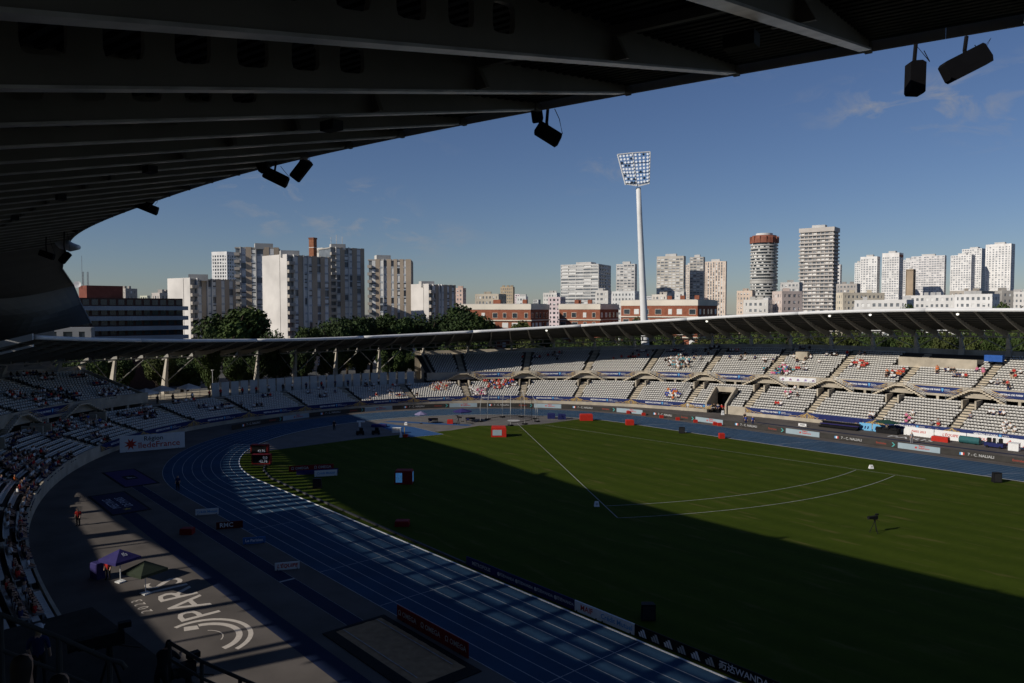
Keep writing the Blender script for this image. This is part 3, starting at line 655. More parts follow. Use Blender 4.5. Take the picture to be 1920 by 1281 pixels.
for a, b in zip(MSS[:-1], MSS[1:]):                                           # diagonal purlin beams between ribs
    for d, dd in ((2.7, 0), (19.6, 0)):
        pa, pb = OM(a, d, mz(d) + mdep(d) * .72), OM(b, d, mz(d) + mdep(d) * .72); MB().obox((pa + pb) / 2, pb - pa, ON_(a) * .12, (0, 0, .42 * mdep(d) * .6)).build('cross_beam', M_rib, mr)
    q = 2
    for i in range(q):                                                        # edge fascia in short lengths with joints
        u, v = a + (b - a) * i / q, a + (b - a) * (i + .996) / q
        pa, pb = OM(u, -4.1, mz(-4) + mdep(-4) - .02), OM(v, -4.1, mz(-4) + mdep(-4) - .02); MB().obox((pa + pb) / 2 - Vector((0, 0, .08)), pb - pa, ON_(u) * .06, (0, 0, .36)).build('fascia_panel', mat('beige_fascia', (.50, .46, .38), .6, .12, .8), mr)
    pa, pb = OM(a, 27.7, mz(28) + mdep(28) - .3), OM(b, 27.7, mz(28) + mdep(28) - .3); MB().obox((pa + pb) / 2, pb - pa, ON_(a) * .4, (0, 0, .5)).build('rear_girder', M_rib, mr)
    m = (a + b) / 2; MB().obox(OM(a, -3.9, mz(-4) + .02), OT(a) * .16, ON_(a) * .3, (0, 0, .22)).build('bracket', M_rib, mr)
for i, s in enumerate(MSS[::4]): MB().tube(OM(s, 27.0, mz(27)), OM(s, 29.0, 11), .32, .4, n=10).build('column', M_pier, mr)
for s in MSS[1::3]: MB().obox(OM(s + .6, 3.4, mz(3.4) - .2), OT(s) * .5, ON_(s) * .3, (0, 0, .22)).build('work_lamp', M_under, mr)
# tail of a second canopy past the right-hand end of the roof
cp = thing('end_canopy', 'pale corrugated canopy end beyond the main roof at the upper right', 'canopy')
mb = MB(); s0 = MS0 - .1
for k in range(14):
    a, b = s0 - .22 * k, s0 - .22 * (k + 1); f = .0 if k % 2 else .08
    mb.hexa([O(a, -2.9, 28.3 + f), O(b, -2.9, 28.3 + f), O(b, 6, 25.8 + f), O(a, 6, 25.8 + f)], [O(a, -2.9, 28.4 + f), O(b, -2.9, 28.4 + f), O(b, 6, 25.9 + f), O(a, 6, 25.9 + f)])
mb.build('sheet', mat('pale_corrugated_sheet', (.42, .42, .40), .6, .1, 2), cp)
MB().obox(O(s0 - 1.1, -2.6, 28.1), OT(s0) * 2.4, ON_(s0) * .2, (0, 0, .3)).build('edge_beam', M_steel, cp)
# back of the near stand below the roof (unseen, its gap shaped to place the sun band on the apron)
bw = thing('rear_wall', 'unseen rear wall of the near stand shaped to admit a sun band', 'wall')
vl = thing('sun_limit_valance', 'added unseen screen below the main roof that limits the sun band', 'screen')  # added screen, its foot cuts off the sun band
mb = MB(); mv = MB(); sA = s_of(-7, False); sB = s_of(-46, False); COT = 1 / math.tan(R(SUN_EL)) * abs(SUN_DIR.y)
W2 = [MS0 + (sA - MS0) * i / 30 for i in range(31)]
def lim(s):
    p_ = O(s, 29.3); xl = p_.x + 8.5; lo = -58.3 - 1.6 * ss(8, 32, xl); hi = -55.4 + 1.7 * ss(8, 30, xl)
    return (lo - p_.y) / COT, (hi - p_.y) / COT  # wall top and screen foot solved from where the sun should land
for a, b in zip(W2[:-1], W2[1:]):
    (wa, va), (wb, vb) = lim(a), lim(b)
    mb.hexa([O(a, 29.5, 9), O(b, 29.5, 9), O(b, 29.9, 9), O(a, 29.9, 9)], [O(a, 29.3, wa), O(b, 29.3, wb), O(b, 29.6, wb), O(a, 29.6, wa)])
    mv.hexa([O(a, 29.25, va), O(b, 29.25, vb), O(b, 29.35, vb), O(a, 29.35, va)], [O(a, 28.6, 26.5), O(b, 28.6, 26.5), O(b, 28.7, 26.5), O(a, 28.7, 26.5)])
mb.build('cladding', M_rib, bw); mv.build('sun_limit_curtain', M_rib, vl)
W3 = [sA + (sB - sA) * i / 14 for i in range(15)]; mb = MB()
for a, b in zip(W3[:-1], W3[1:]): mb.hexa([O(a, 29.5, 0), O(b, 29.5, 0), O(b, 29.9, 0), O(a, 29.9, 0)], [O(a, 29.3, 26.5), O(b, 29.3, 26.5), O(b, 29.6, 26.5), O(a, 29.6, 26.5)])  # tall unseen wall added to keep the sun off the mats
mb.build('added_shade_wall', M_rib, bw)
for f, wd in ((.10, .5), (.18, .16), (.26, 1.3), (.33, .2), (.40, .5), (.46, .15), (.52, 1.1), (.57, .15), (.62, .4), (.67, .9), (.71, .15), (.75, .5), (.79, .15), (.83, 1.0), (.87, .15), (.915, .6), (.96, .2)):  # unseen bars added in the gap to break up the sun band
    s = MS0 + (sA - MS0) * f; w0, v0 = lim(s); MB().obox(O(s, 29.45, (w0 + v0) / 2), OT(s) * wd * 1.7, ON_(s) * .2, (0, 0, v0 - w0 + .5)).build('sun_splitting_bar', M_rib, bw)
# fabric sail between the main roof end and the bowl roof end
sail = thing('roof_sail', 'grey tensioned fabric sail hanging from the end of the main roof', 'sail')
Fp = [O(MS1, -4, 28.3), Vector((-8, -56.2, 28.6)), Vector((-27, -53.0, 27.6)), pt(138, 535, 138), pt(152, 570, 135), pt(171, 606, 127)]
Gp = [O(MS1, 17.7, 25.4), O(s_of(-4, False), 17.7, 25.3), O(s_of(-16, False), 18, 25), O(s_of(-27, False), 19.5, 23.5), O(s_of(-38, False), 22, 20), pt(-40, 648, 128)]
mb = MB(); n = 10
def crv(P, u):
    x = u * (len(P) - 1); i = min(int(x), len(P) - 2); return P[i].lerp(P[i + 1], x - i)
for i in range(20):
    for j in range(n):
        def G(i, j):
            u, v = i / 20, j / n; p = crv(Fp, u).lerp(crv(Gp, u), v); p.z -= 1.2 * math.sin(math.pi * v) * math.sin(math.pi * u); return p
        mb.quad(G(i, j), G(i, j + 1), G(i + 1, j + 1), G(i + 1, j))
M_sail = mat('grey_membrane', (.16, .15, .13), .9, .1, .15)
for i in range(34):
    u = .02 + .8 * i / 34; g_ = [Gp[0]] and None
    x = u * (len(Gp) - 1); k = min(int(x), len(Gp) - 2); pa = Gp[k].lerp(Gp[k + 1], x - k); n_ = (pa - Vector((20, -20, pa.z))).normalized(); pb = pa + n_ * 13; pb.z = pa.z + .2
    MB().obox((pa + pb) / 2, pb - pa, n_.cross(Vector((0, 0, 1))) * 1.15, (0, 0, .2)).build('sun_dimming_beam', M_rib, sail)  # added beams, made wide to dim the sun reaching the bend
mb.build('membrane', M_sail, sail, smooth=True)
MB().path([crv(Fp, i / 20) for i in range(21)], .12, n=6).build('edge_cable', M_steel, sail)
MB().path([pt(103, 428, 74), pt(108, 445, 73), pt(118, 457, 72), pt(132, 463, 71), pt(147, 464, 70)], [.25, .5, .55, .45, .22], n=12).build('edge_horn', M_tube, sail, smooth=True)
# loudspeakers under the roof edge: (px, py, depth, length, width, tilt in the picture plane)
M_spk = mat('black_loudspeaker', (.006, .006, .007), .85, .1, 4, spec=.08)
SPK = [(1716, 147, 18.6, .95, .44, 88, 'upright loudspeaker on a short rod at the right end of the main roof'), (1811, 119, 18.2, 1.32, .58, 27, 'large tilted loudspeaker near the upper right corner'),
 (1006, 209, 23.6, .75, .4, 98, 'upright loudspeaker close to the middle of the main roof edge'), (1028, 252, 24.0, 1.0, .5, -32, 'tilted loudspeaker hanging on a jointed arm mid roof edge'),
 (490, 305, 33.4, 1.0, .5, 108, 'upright loudspeaker at the left cluster with three boxes'), (518, 333, 33.6, 1.3, .6, -26, 'downward tilted loudspeaker of the left cluster with three boxes'), (565, 318, 33, 1.25, .55, 52, 'rising loudspeaker of the left cluster with three boxes'),
 (251, 366, 46, 1.1, .6, 115, 'upright loudspeaker of the second cluster from the roof tip'), (276, 389, 46.5, 1.6, .62, -22, 'downward tilted loudspeaker of the second cluster from the roof tip'), (284, 371, 46, 1.4, .6, 50, 'rising loudspeaker of the second cluster from the roof tip'),
 (129, 424, 60, 1.7, .7, -20, 'loudspeaker nearest the white roof tip'), (88, 478, 64, 1.5, .6, -20, 'loudspeaker hanging under the roof end left of the tip'), (122, 483, 62, 1.2, .6, 50, 'tilted loudspeaker hanging right under the white roof tip')]
for px, py, w, ln, wd, tilt, lab in SPK:
    c = pt(px, py, w); a = R(tilt); ux = (RT * math.cos(a) + UP * math.sin(a)); uy = (-RT * math.sin(a) + UP * math.cos(a)); uz = ux.cross(uy)
    t = thing('loudspeaker', lab, 'loudspeaker', c, 0, 'loudspeakers under the main roof')
    mb = MB(); hl, hw, dp = ln * .43, wd * .43, .15
    prof = [(-hl, -hw * .75), (-hl + .05, -hw), (hl - .05, -hw), (hl, -hw * .5), (hl * .94, hw * .8), (hl * .86, hw), (-hl * .86, hw), (-hl, hw * .8)]
    k = len(prof); mb.add([ux * x + uy * y - uz * dp for x, y in prof] + [ux * x + uy * y + uz * dp for x, y in prof], [tuple(range(k - 1, -1, -1)), tuple(range(k, 2 * k))] + [(i, (i + 1) % k, k + (i + 1) % k, k + i) for i in range(k)]); mb.build('cabinet', M_spk, t)
    e = Vector((c.x, c.y, 0)); topz = 28.3
    j1 = Vector((.05, .02, max(.3, (topz - c.z) * .45))) - RT * .1; mb = MB(); mb.tube((0, 0, 0), j1, .05, n=6); mb.tube(j1, (0, 0, topz - c.z + .2), .05, n=6); mb.obox((0, 0, .05), ux * .3, uy * .3, uz * .3); mb.build('bracket', M_spk, t)
    mb = MB(); mb.path([ux * hl * .8, ux * (hl + .1) + Vector((0, 0, .3)), RT * .35 + Vector((0, 0, (topz - c.z) * .6)), RT * .2 + Vector((0, 0, topz - c.z))], .012, n=4); mb.build('cable', M_spk, t)
# ================================================================== CITY
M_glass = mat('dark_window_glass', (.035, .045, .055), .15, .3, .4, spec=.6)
M_glass2 = mat('sky_tinted_window_glass', (.15, .165, .18), .25, .3, .4, spec=.6)  # sky reflection painted into a paler glass colour
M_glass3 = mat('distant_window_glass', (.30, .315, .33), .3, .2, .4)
M_blind = mat('white_blind', (.68, .68, .66), .7, .08, 2)
def wall_mat(col): return mat('facade_%02d%02d%02d' % tuple(int(c * 99) for c in col), col, .85, .16, .12, detail=8)
def frame(px, dist):
    """ground point and axes for a building whose near corner stands at photo column px"""
    p = pt(px, 580, dist); return Vector((p.x, p.y, 0))
def zpx(py, dist): return CAM.z + (580 - py) / FPX * dist
toC = Vector((-FW.x, -FW.y, 0)).normalized()
def loc_axes(px):
    """directions back to the viewpoint and to its right at a photo column"""
    v = frame(px, 100) - Vector((CAM.x, CAM.y, 0)); v.z = 0; v.normalize(); return -v, Vector((v.y, -v.x, 0))
def block(t, c, ux, uy, W, D, H, fl=3.0, band=.45, bay=3.2, pier=.5, wall=(.6, .58, .54), proud=.18, cap=1.0, blind=.3, balcony=None, z0=0.0, seed=0, blank_left=False, glass=None, band_col=None, name='wall'):
    """facade built as a glazed core with projecting floor bands and piers. c: centre, ux: along right-hand face, uy: away from viewer"""
    rnd = random.Random(seed); wm = wall_mat(wall)
    core = MB().obox((c.x, c.y, (H + z0) / 2), ux * (W - 2 * proud), uy * (D - 2 * proud), (0, 0, H - z0 - .2)); core.build('window_glass', glass or M_glass, t)
    mb = MB(); nf = max(1, round((H - z0 - cap) / fl)); fh = (H - z0 - cap) / nf; ov = balcony or 0
    for k in range(nf):
        z = z0 + fh * k + fh * band / 2
        mb.obox((c.x, c.y, z), ux * (W + 2 * ov - .01), uy * (D + 2 * ov - .01), (0, 0, fh * band))
    mb.obox((c.x, c.y, H - cap / 2), ux * (W + 2 * ov), uy * (D + 2 * ov), (0, 0, cap))
    mb.build('floor_band', wall_mat(band_col) if band_col else wm, t)
    mb = MB()
    for (axis, L_, off, n_) in ((ux, W, -uy * (D / 2), uy), (ux, W, uy * (D / 2), uy), (uy, D, -ux * (W / 2), ux), (uy, D, ux * (W / 2), ux)):
        k = max(1, round(L_ / bay))
        for i in range(k + 1):
            q = -L_ / 2 + L_ * i / k; q = max(-L_ / 2 + pier / 2, min(L_ / 2 - pier / 2, q)); o = c + axis * q + off * (1 - .5 * proud / off.length)
            mb.obox((o.x, o.y, (H + z0) / 2 - .1), axis * pier, n_ * (proud * .92), (0, 0, H - z0 - .3))
    mb.build(name, wm, t)
    if blind:
        mb = MB()
        for (axis, L_, off, n_) in ((ux, W, -uy * (D / 2 - proud), uy), (uy, D, -ux * (W / 2 - proud), ux), (uy, D, ux * (W / 2 - proud), ux)):
            k = max(1, round(L_ / bay))
            for i in range(k):
                for f in range(nf):
                    if rnd.random() < blind:
                        w = L_ / k - pier; hh = fh * (1 - band) * rnd.choice((1, 1, .6, .45)); o = c + axis * (-L_ / 2 + L_ * (i + .5) / k) + off
                        mb.obox((o.x, o.y, z0 + fh * (f + 1) - hh / 2), axis * w * .96, n_ * .06, (0, 0, hh * .98))
        if mb.v: mb.build('blind', M_blind, t, kind='stuff')
    if blank_left:
        o = c - ux * (W / 2 + .12); MB().obox((o.x, o.y, (H + z0) / 2 + .15), uy * (D + .3), ux * .3, (0, 0, H - z0 + .3)).build('gable_wall', wm, t)
    return nf, fh
def tower(name, label, px0, px1, pxs, top, dist, group=None, cat='building', **k):
    """px0..pxs: left face, pxs..px1: right face (photo columns); top: photo row of the roof line"""
    m = dist / FPX; wl, wr = max(.5, (pxs - px0)) * m, max(.5, (px1 - pxs)) * m; al = k.pop('alpha', 62)
    a = R(al); tC, rT = loc_axes(pxs); nL = tC * math.cos(a) - rT * math.sin(a); nR = tC * math.sin(a) + rT * math.cos(a)
    # projected width of left face = D*sin(..): left face spans along nR, right face along -nL
    D_ = min(wl / max(.18, abs(nR.dot(RT))) if 0 else wl / max(.2, abs(math.cos(a))), k.pop('maxd', 40)); W_ = wr / max(.2, math.sin(a))
    # left face (normal nL) has horizontal direction nR ; right face (normal nR) has direction -nL
    corner = frame(pxs, dist); H = zpx(top, dist)
    ux, uy = -nL, -nR                                                         # ux runs along right face going right/away, uy away behind right face
    c = corner + ux * (W_ / 2) + uy * (D_ / 2)
    t = thing(name, label, cat, (0, 0, 0), 0, group)
    # block() treats 'front' as -uy side (right face) and -ux side as the left face
    info = block(t, c, ux, uy, W_, D_, H, **k)
    return t, c, ux, uy, W_, D_, H
def roofbox(t, px0, px1, top, dist, base_py, col=(.5, .49, .46), name='roof_box'):
    m = dist / FPX; p = frame((px0 + px1) / 2, dist + 5); w = (px1 - px0) * m; z0 = zpx(base_py, dist) - .2; z1 = zpx(top, dist); u = (RT * .93 + toC * -.37).normalized(); v = Vector((-u.y, u.x, 0))
    MB().obox((p.x, p.y, (z0 + z1) / 2), u * w * .9, v * w * .7, (0, 0, z1 - z0)).build(name, wall_mat(col), t)
# --- slab towers on the left, tan and white strips
TAN = (.44, .36, .275); CRM = (.62, .59, .55)
def slab(label, px0, pxs, px1, top, dist, alpha, seed, cols, gable=True, shade=None):
    m = dist / FPX; a = R(alpha); tC, rT = loc_axes(pxs); nL = tC * math.cos(a) - rT * math.sin(a); nR = tC * math.sin(a) + rT * math.cos(a)
    D_ = max(2, (pxs - px0) * m / max(.22, math.cos(a))) if gable else 13; W_ = (px1 - pxs) * m / max(.2, math.sin(a)); H = zpx(top, dist); corner = frame(pxs, dist)
    ux, uy = -nL, -nR; c = corner + ux * (W_ / 2) + uy * (D_ / 2); rnd = random.Random(seed)
    t = thing('apartment_tower', label, 'building', (0, 0, 0), 0, 'slab towers beyond the stadium on the left')
    MB().obox((c.x, c.y, H / 2), ux * (W_ - .8), uy * (D_ - .8), (0, 0, H)).build('core', M_glass2, t)
    if gable:
        o = c - ux * (W_ / 2 - .15); MB().obox((o.x, o.y, H / 2 + .4), uy * D_, ux * .3, (0, 0, H + .8)).build('gable_wall', wall_mat(CRM), t)
        o2 = o - uy * (D_ * .22) - ux * .2; MB().obox((o2.x, o2.y, H / 2 + .3), uy * .12, ux * .12, (0, 0, H + .6)).build('joint', wall_mat((.4, .38, .35)), t)
    nf = round(H / 2.85); fh = H / nf; x = -W_ / 2; tot = sum(w for _, w in cols); fin = wall_mat((.62, .61, .58)); tan = wall_mat(TAN); rail = wall_mat((.42, .38, .33))
    panels = MB(); blinds = MB()
    for kind, w in cols:
        w = w / tot * W_; o = c + ux * (x + w / 2) - uy * (D_ / 2 - .25)
        if kind == 't': MB().obox((o.x, o.y, H / 2 + .3), ux * w, uy * .6, (0, 0, H + .6)).build('pier', tan, t)
        elif kind == 'f': o -= uy * .3; MB().obox((o.x, o.y, H / 2 + .35), ux * .35, uy * .9, (0, 0, H + .7)).build('fin', fin, t)
        elif kind == 'b':
            for f in range(nf):
                q = o - uy * .75; MB().obox((q.x, q.y, fh * f + .55), ux * w * .96, uy * 1.6, (0, 0, 1.15)).build('balcony', rail, t)
        else:
            for f in range(nf):
                z = fh * f; q = o - uy * .05
                panels.obox((q.x, q.y, z + .3), ux * w * .98, uy * .5, (0, 0, .62))
                if rnd.random() < .8: q2 = o - uy * .02; blinds.obox((q2.x, q2.y, z + .6 + (fh - .6) / 2), ux * w * .9, uy * .35, (0, 0, (fh - .65) * rnd.choice((1, 1, 1, .6))))
        x += w
    panels.build('spandrel', wall_mat((.42, .45, .48)), t, kind='stuff'); blinds.build('blind', M_blind, t, kind='stuff')
    for sx, yy, W2, col in ((1, 0, D_, TAN), ):
        o = c + ux * (W_ / 2 - .1); MB().obox((o.x, o.y, H / 2), uy * D_ * .98, ux * .3, (0, 0, H)).build('end_wall', wall_mat((.30, .27, .23)), t)
    MB().obox((c.x, c.y, H + .25), ux * W_ * .99, uy * D_ * .99, (0, 0, .5)).build('roof', wall_mat((.4, .38, .35)), t)
    return t
A1 = [('b', 1.4), ('f', .2), ('w', .9), ('t', 1.1), ('f', .1), ('w', .9), ('f', .15), ('w', .9), ('t', 1.2), ('w', .8), ('t', 1.0), ('w', .9), ('t', .6)]
C1 = [('b', .8), ('f', .15), ('w', .7), ('t', .8), ('w', .6), ('f', .12), ('w', 1.0), ('t', .9), ('w', .7), ('t', .7)]
t = slab('lowest white gabled slab block beside the dark office building', 317, 357, 440, 525, 268, 58, 1, A1); roofbox(t, 354, 392, 514, 268, 525)
t = slab('tall tan striped tower with bright balconies left of the white gable wall', 438, 441, 520, 466, 300, 97, 2, C1, gable=False); roofbox(t, 478, 514, 456, 300, 466)
t = slab('slab tower with the widest blank white gable wall and stacked balconies', 493, 539, 622, 481, 262, 58, 3, A1); roofbox(t, 525, 563, 469, 262, 481)
t = slab('tall tan striped tower with rooftop antennas behind the brick chimney', 618, 620, 684, 466, 320, 66, 4, [('b', 1.1), ('f', .2), ('w', .8), ('t', .9), ('w', .8), ('f', .1), ('w', .7), ('t', 1.0), ('w', .8), ('t', .8)], gable=False); roofbox(t, 619, 649, 457, 320, 467)
for px in (622, 632, 643): b_ = frame(px, 322); MB().tube((b_.x, b_.y, zpx(458, 322)), (b_.x, b_.y, zpx(441 if px == 632 else 445, 322)), .12, n=5).build('antenna', M_rail, t)
t = slab('pale striped tower with white panel columns right of the antennas', 684, 690, 770, 489, 300, 97, 5, [('b', .9), ('w', .8), ('t', .9), ('w', .7), ('f', .1), ('w', .7), ('t', .9), ('w', .6), ('t', .7), ('w', .6), ('t', .8), ('w', .5), ('t', 1.1)], gable=False); roofbox(t, 703, 733, 478, 300, 489)
t = slab('low grey slab block in shadow beside the pale striped tower', 770, 804, 856, 536, 290, 50, 6, A1); roofbox(t, 786, 814, 527, 290, 537)
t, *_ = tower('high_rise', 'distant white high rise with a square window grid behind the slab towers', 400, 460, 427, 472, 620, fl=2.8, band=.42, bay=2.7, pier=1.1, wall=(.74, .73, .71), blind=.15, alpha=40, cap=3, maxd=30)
ch = thing('brick_chimney', 'square brown brick chimney rising between the slab towers', 'chimney'); b_ = frame(588, 300)
MB().box((b_.x, b_.y, zpx(449, 300) / 2), (2.2, 2.2, zpx(449, 300)), .5).build('shaft', mat('chimney_brick', (.27, .12, .07), .9, .2, 1.5), ch); MB().box((b_.x, b_.y, zpx(448, 300)), (2.5, 2.5, .6), .5).build('crown', mat('chimney_crown', (.2, .09, .06), .9, .2, 1.5), ch); MB().box((b_.x, b_.y, zpx(465, 300)), (2.3, 2.3, .25), .5).build('band', wall_mat(CRM), ch)
t, *_ = tower('plant_block', 'plain cream rooftop block right of the brick chimney', 592, 622, 606, 465, 330, fl=30, band=.95, bay=20, pier=6, wall=(.6, .58, .53), blind=0, alpha=45)
# --- towers across the right
TW = [('broad grey slab tower with broken balcony lines left of the floodlight mast', 1050, 1146, 1122, 495, 640, dict(alpha=20, fl=2.8, band=.5, bay=7, pier=.35, wall=(.58, .57, .54), blind=.45, proud=.5, maxd=60)),
 ('pale grid tower immediately left of the floodlight mast', 1155, 1194, 1190, 495, 700, dict(alpha=14, fl=2.8, band=.5, bay=3.4, pier=.8, wall=(.56, .54, .51), blind=.5, maxd=40)),
 ('beige grid tower immediately right of the floodlight mast', 1231, 1285, 1281, 480, 720, dict(alpha=14, fl=2.8, band=.5, bay=3.6, pier=.7, wall=(.52, .48, .42), blind=.55, cap=2.5, maxd=50)),
 ('narrow grey grid tower beside the pinkish striped tower', 1293, 1321, 1318, 482, 740, dict(alpha=14, fl=2.8, band=.5, bay=3.4, pier=.6, wall=(.46, .43, .39), blind=.4, maxd=50)),
 ('pinkish tower with vertical stripes right of the grid towers', 1321, 1362, 1360, 490, 800, dict(alpha=14, fl=2.9, band=.16, bay=3.0, pier=1.5, wall=(.68, .56, .46), blind=.5, maxd=50)),
 ('sliver of a pale tower behind the narrow grid tower', 1284, 1300, 1296, 497, 900, dict(alpha=14, fl=2.8, band=.4, bay=3, pier=1.2, wall=(.62, .54, .46), blind=.2)),
 ('tallest beige tower with dark stacked balconies', 1502, 1569, 1560, 426, 560, dict(alpha=14, fl=2.75, band=.36, bay=3.0, pier=.5, wall=(.50, .46, .42), blind=.6, balcony=.9, proud=.5, cap=3.2, maxd=40)),
 ('thin white tower peeking out right of the balcony tower', 1560, 1577, 1574, 496, 900, dict(alpha=14, fl=2.8, band=.4, bay=2.6, pier=1.0, wall=(.72, .7, .67), blind=.2)),
 ('short white tower at the left of the white high rise group', 1602, 1616, 1613, 493, 980, dict(alpha=14, fl=2.8, band=.4, bay=2.6, pier=1.0, wall=(.72, .71, .68), blind=.2)),
 ('white tower with blank left flank in the high rise group', 1614, 1648, 1643, 481, 900, dict(alpha=18, fl=2.8, band=.38, bay=3.0, pier=1.2, wall=(.76, .74, .71), blind=.2, cap=3)),
 ('white tower crowned with a red brown strip', 1655, 1691, 1684, 474, 880, dict(alpha=18, fl=2.8, band=.4, bay=2.7, pier=.8, wall=(.74, .72, .69), blind=.25, cap=5)),
 ('pale tower half hidden behind the red crowned tower', 1690, 1716, 1710, 487, 980, dict(alpha=18, fl=2.8, band=.4, bay=2.7, pier=.8, wall=(.7, .68, .66), blind=.25)),
 ('brown windowless block between the white high rises', 1700, 1713, 1711, 505, 860, dict(alpha=18, fl=40, band=.97, bay=30, pier=8, wall=(.36, .28, .2), blind=0)),
 ('wide white tower with dense balconies', 1713, 1772, 1769, 479, 920, dict(alpha=14, fl=2.8, band=.45, bay=3.0, pier=.6, wall=(.70, .67, .65), blind=.3, maxd=40)),
 ('white tower standing in front of its taller twin', 1785, 1825, 1819, 478, 900, dict(alpha=18, fl=2.8, band=.4, bay=2.9, pier=1.0, wall=(.77, .75, .72), blind=.2)),
 ('taller white twin tower with a shaded flank', 1806, 1848, 1838, 466, 960, dict(alpha=22, fl=2.8, band=.42, bay=2.9, pier=.9, wall=(.76, .74, .71), blind=.2)),
 ('rightmost white high rise', 1852, 1899, 1893, 457, 900, dict(alpha=16, fl=2.8, band=.4, bay=3.4, pier=1.6, wall=(.77, .75, .72), blind=.25, cap=3))]
for i, (lab, a_, b_, s_, top, dist, k) in enumerate(TW):
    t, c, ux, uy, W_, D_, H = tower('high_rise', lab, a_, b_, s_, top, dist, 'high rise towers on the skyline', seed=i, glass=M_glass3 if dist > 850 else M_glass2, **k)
    MB().obox((c.x, c.y, H + 1.2), ux * W_ * .4, uy * D_ * .4, (0, 0, 2.4)).build('lift_house', wall_mat((.5, .49, .47)), t)
    if 'red brown' in lab: MB().obox((c.x, c.y, H - 3.6), ux * (W_ * .9), uy * (D_ + .5), (0, 0, 3)).build('crown_strip', wall_mat((.3, .13, .09)), t)
# round tower
rt_ = thing('round_tower', 'round banded tower with a red brown crown', 'building'); c = frame(1439, 600); c -= toC * 10; rad = 25 * 610 / FPX; H = zpx(455, 600); Ht = zpx(438, 600)
def cyl(mb, r, z0, z1, n=40, r1=None): mb.tube((c.x, c.y, z0), (c.x, c.y, z1), r, r1, n=n)
mb = MB(); cyl(mb, rad - .9, 0, H); mb.build('window_glass', M_glass, rt_)
mb = MB(); nf = 30
for k in range(nf): cyl(mb, rad, H * k / nf, H * k / nf + H / nf * (.9 if k == 17 else .42))
mb.build('floor_band', wall_mat((.44, .43, .40)), rt_)
mb = MB(); rnd = random.Random(4)
for k in range(nf):
    for i in range(44):
        if rnd.random() < .33:
            a = 6.283 * i / 44; o = Vector((c.x + math.cos(a) * (rad - .8), c.y + math.sin(a) * (rad - .8), H * (k + .72) / nf)); mb.obox(o, (-math.sin(a) * 1.4, math.cos(a) * 1.4, 0), (math.cos(a) * .1, math.sin(a) * .1, 0), (0, 0, H / nf * .5))
mb.build('blind', M_blind, rt_, kind='stuff')
mb = MB(); cyl(mb, rad + .2, H, H + (Ht - H) * .55, r1=rad * .98); cyl(mb, rad * .98, H + (Ht - H) * .55, Ht - 1.2, r1=rad * .86); mb.build('crown', mat('red_brown_cladding', (.24, .095, .065), .7, .2, .3), rt_)
for i in range(14):
    a = 6.283 * i / 14; MB().obox((c.x + math.cos(a) * (rad + .1), c.y + math.sin(a) * (rad + .1), H + (Ht - H) * .35), (math.cos(a) * .8, math.sin(a) * .8, 0), (-math.sin(a) * .5, math.cos(a) * .5, 0), (0, 0, (Ht - H) * .75)).build('crown_rib', mat('red_brown_cladding', (.24, .095, .065)), rt_)
mb = MB(); cyl(mb, rad * .6, Ht - 1.5, Ht + .6); mb.build('roof_deck', wall_mat((.6, .6, .58)), rt_)
# --- mid distance: brick housing and pale blocks
BR = (.27, .10, .06)
def brickhouse(label, px0, px1, pxs, top, dist, alpha=20, seed=0):
    m = dist / FPX; a = R(alpha); tC, rT = loc_axes(pxs); nL = tC * math.cos(a) - rT * math.sin(a); nR = tC * math.sin(a) + rT * math.cos(a)
    D_ = (pxs - px0) * m / math.cos(a); W_ = max(4, (px1 - pxs) * m / max(.25, math.sin(a))); H = zpx(top, dist); corner = frame(pxs, dist); ux, uy = -nL, -nR
    c = corner + ux * W_ / 2 + uy * D_ / 2; t = thing('brick_apartment_block', label, 'building', (0, 0, 0), 0, 'red brick blocks behind the far stand'); rnd = random.Random(seed)
    brick = mat('red_brick_wall', BR, .9, .18, 1.2, .2, bscale=12); cream = wall_mat((.68, .62, .52))
    MB().obox((c.x, c.y, H / 2 - .6), ux * W_, uy * D_, (0, 0, H - 1.2)).build('wall', brick, t)
    MB().obox((c.x, c.y, H - .75), ux * (W_ + .3), uy * (D_ + .3), (0, 0, 1.7)).build('attic_band', cream, t)
    MB().obox((c.x, c.y, H + .16), ux * (W_ - 1), uy * (D_ - 1), (0, 0, .2)).build('roof', wall_mat((.35, .34, .33)), t)
    fh = 3.1; nf = int((H - 2) / fh)
    for f in range(1, nf + 1):
        z = H - 1.7 - fh * f
        if z < H - 16: break
        if f % 2 == 1: MB().obox((c.x, c.y, z - .2), ux * (W_ + .8), uy * (D_ + .8), (0, 0, .35)).build('ledge', cream, t)
        for axis, L_, off, nn in ((uy, D_, -ux * (W_ / 2), -ux), (ux, W_, -uy * (D_ / 2), -uy)):
            k = int(L_ / 3.3)
            for i in range(k):
                q = c + axis * (-L_ / 2 + L_ * (i + .5 + rnd.uniform(-.1, .1)) / k) + off; w = rnd.choice((1.0, 1.5, 1.9))
                wd = MB().obox((q.x, q.y, z + 1.35), axis * (w + .2), nn * .1, (0, 0, 1.65)).build('window', cream, t)
                q2 = q + nn * .03; MB().obox((q2.x, q2.y, z + 1.35), axis * w, nn * .12, (0, 0, 1.45)).build('pane', M_glass if rnd.random() < .6 else M_blind, wd)
    for i in range(3):
        q = c + uy * rnd.uniform(-.4, .4) * D_ + ux * rnd.uniform(-.3, .3) * W_; MB().box((q.x, q.y, H + .8), (1.4, 1.0, 1.6), .5).build('chimney', brick, t)
brickhouse('red brick block with cream attic rising behind the trees', 855, 1032, 995, 571, 235, seed=1)
brickhouse('red brick block with cream attic left of the floodlight mast', 1047, 1162, 1125, 571, 245, seed=2)
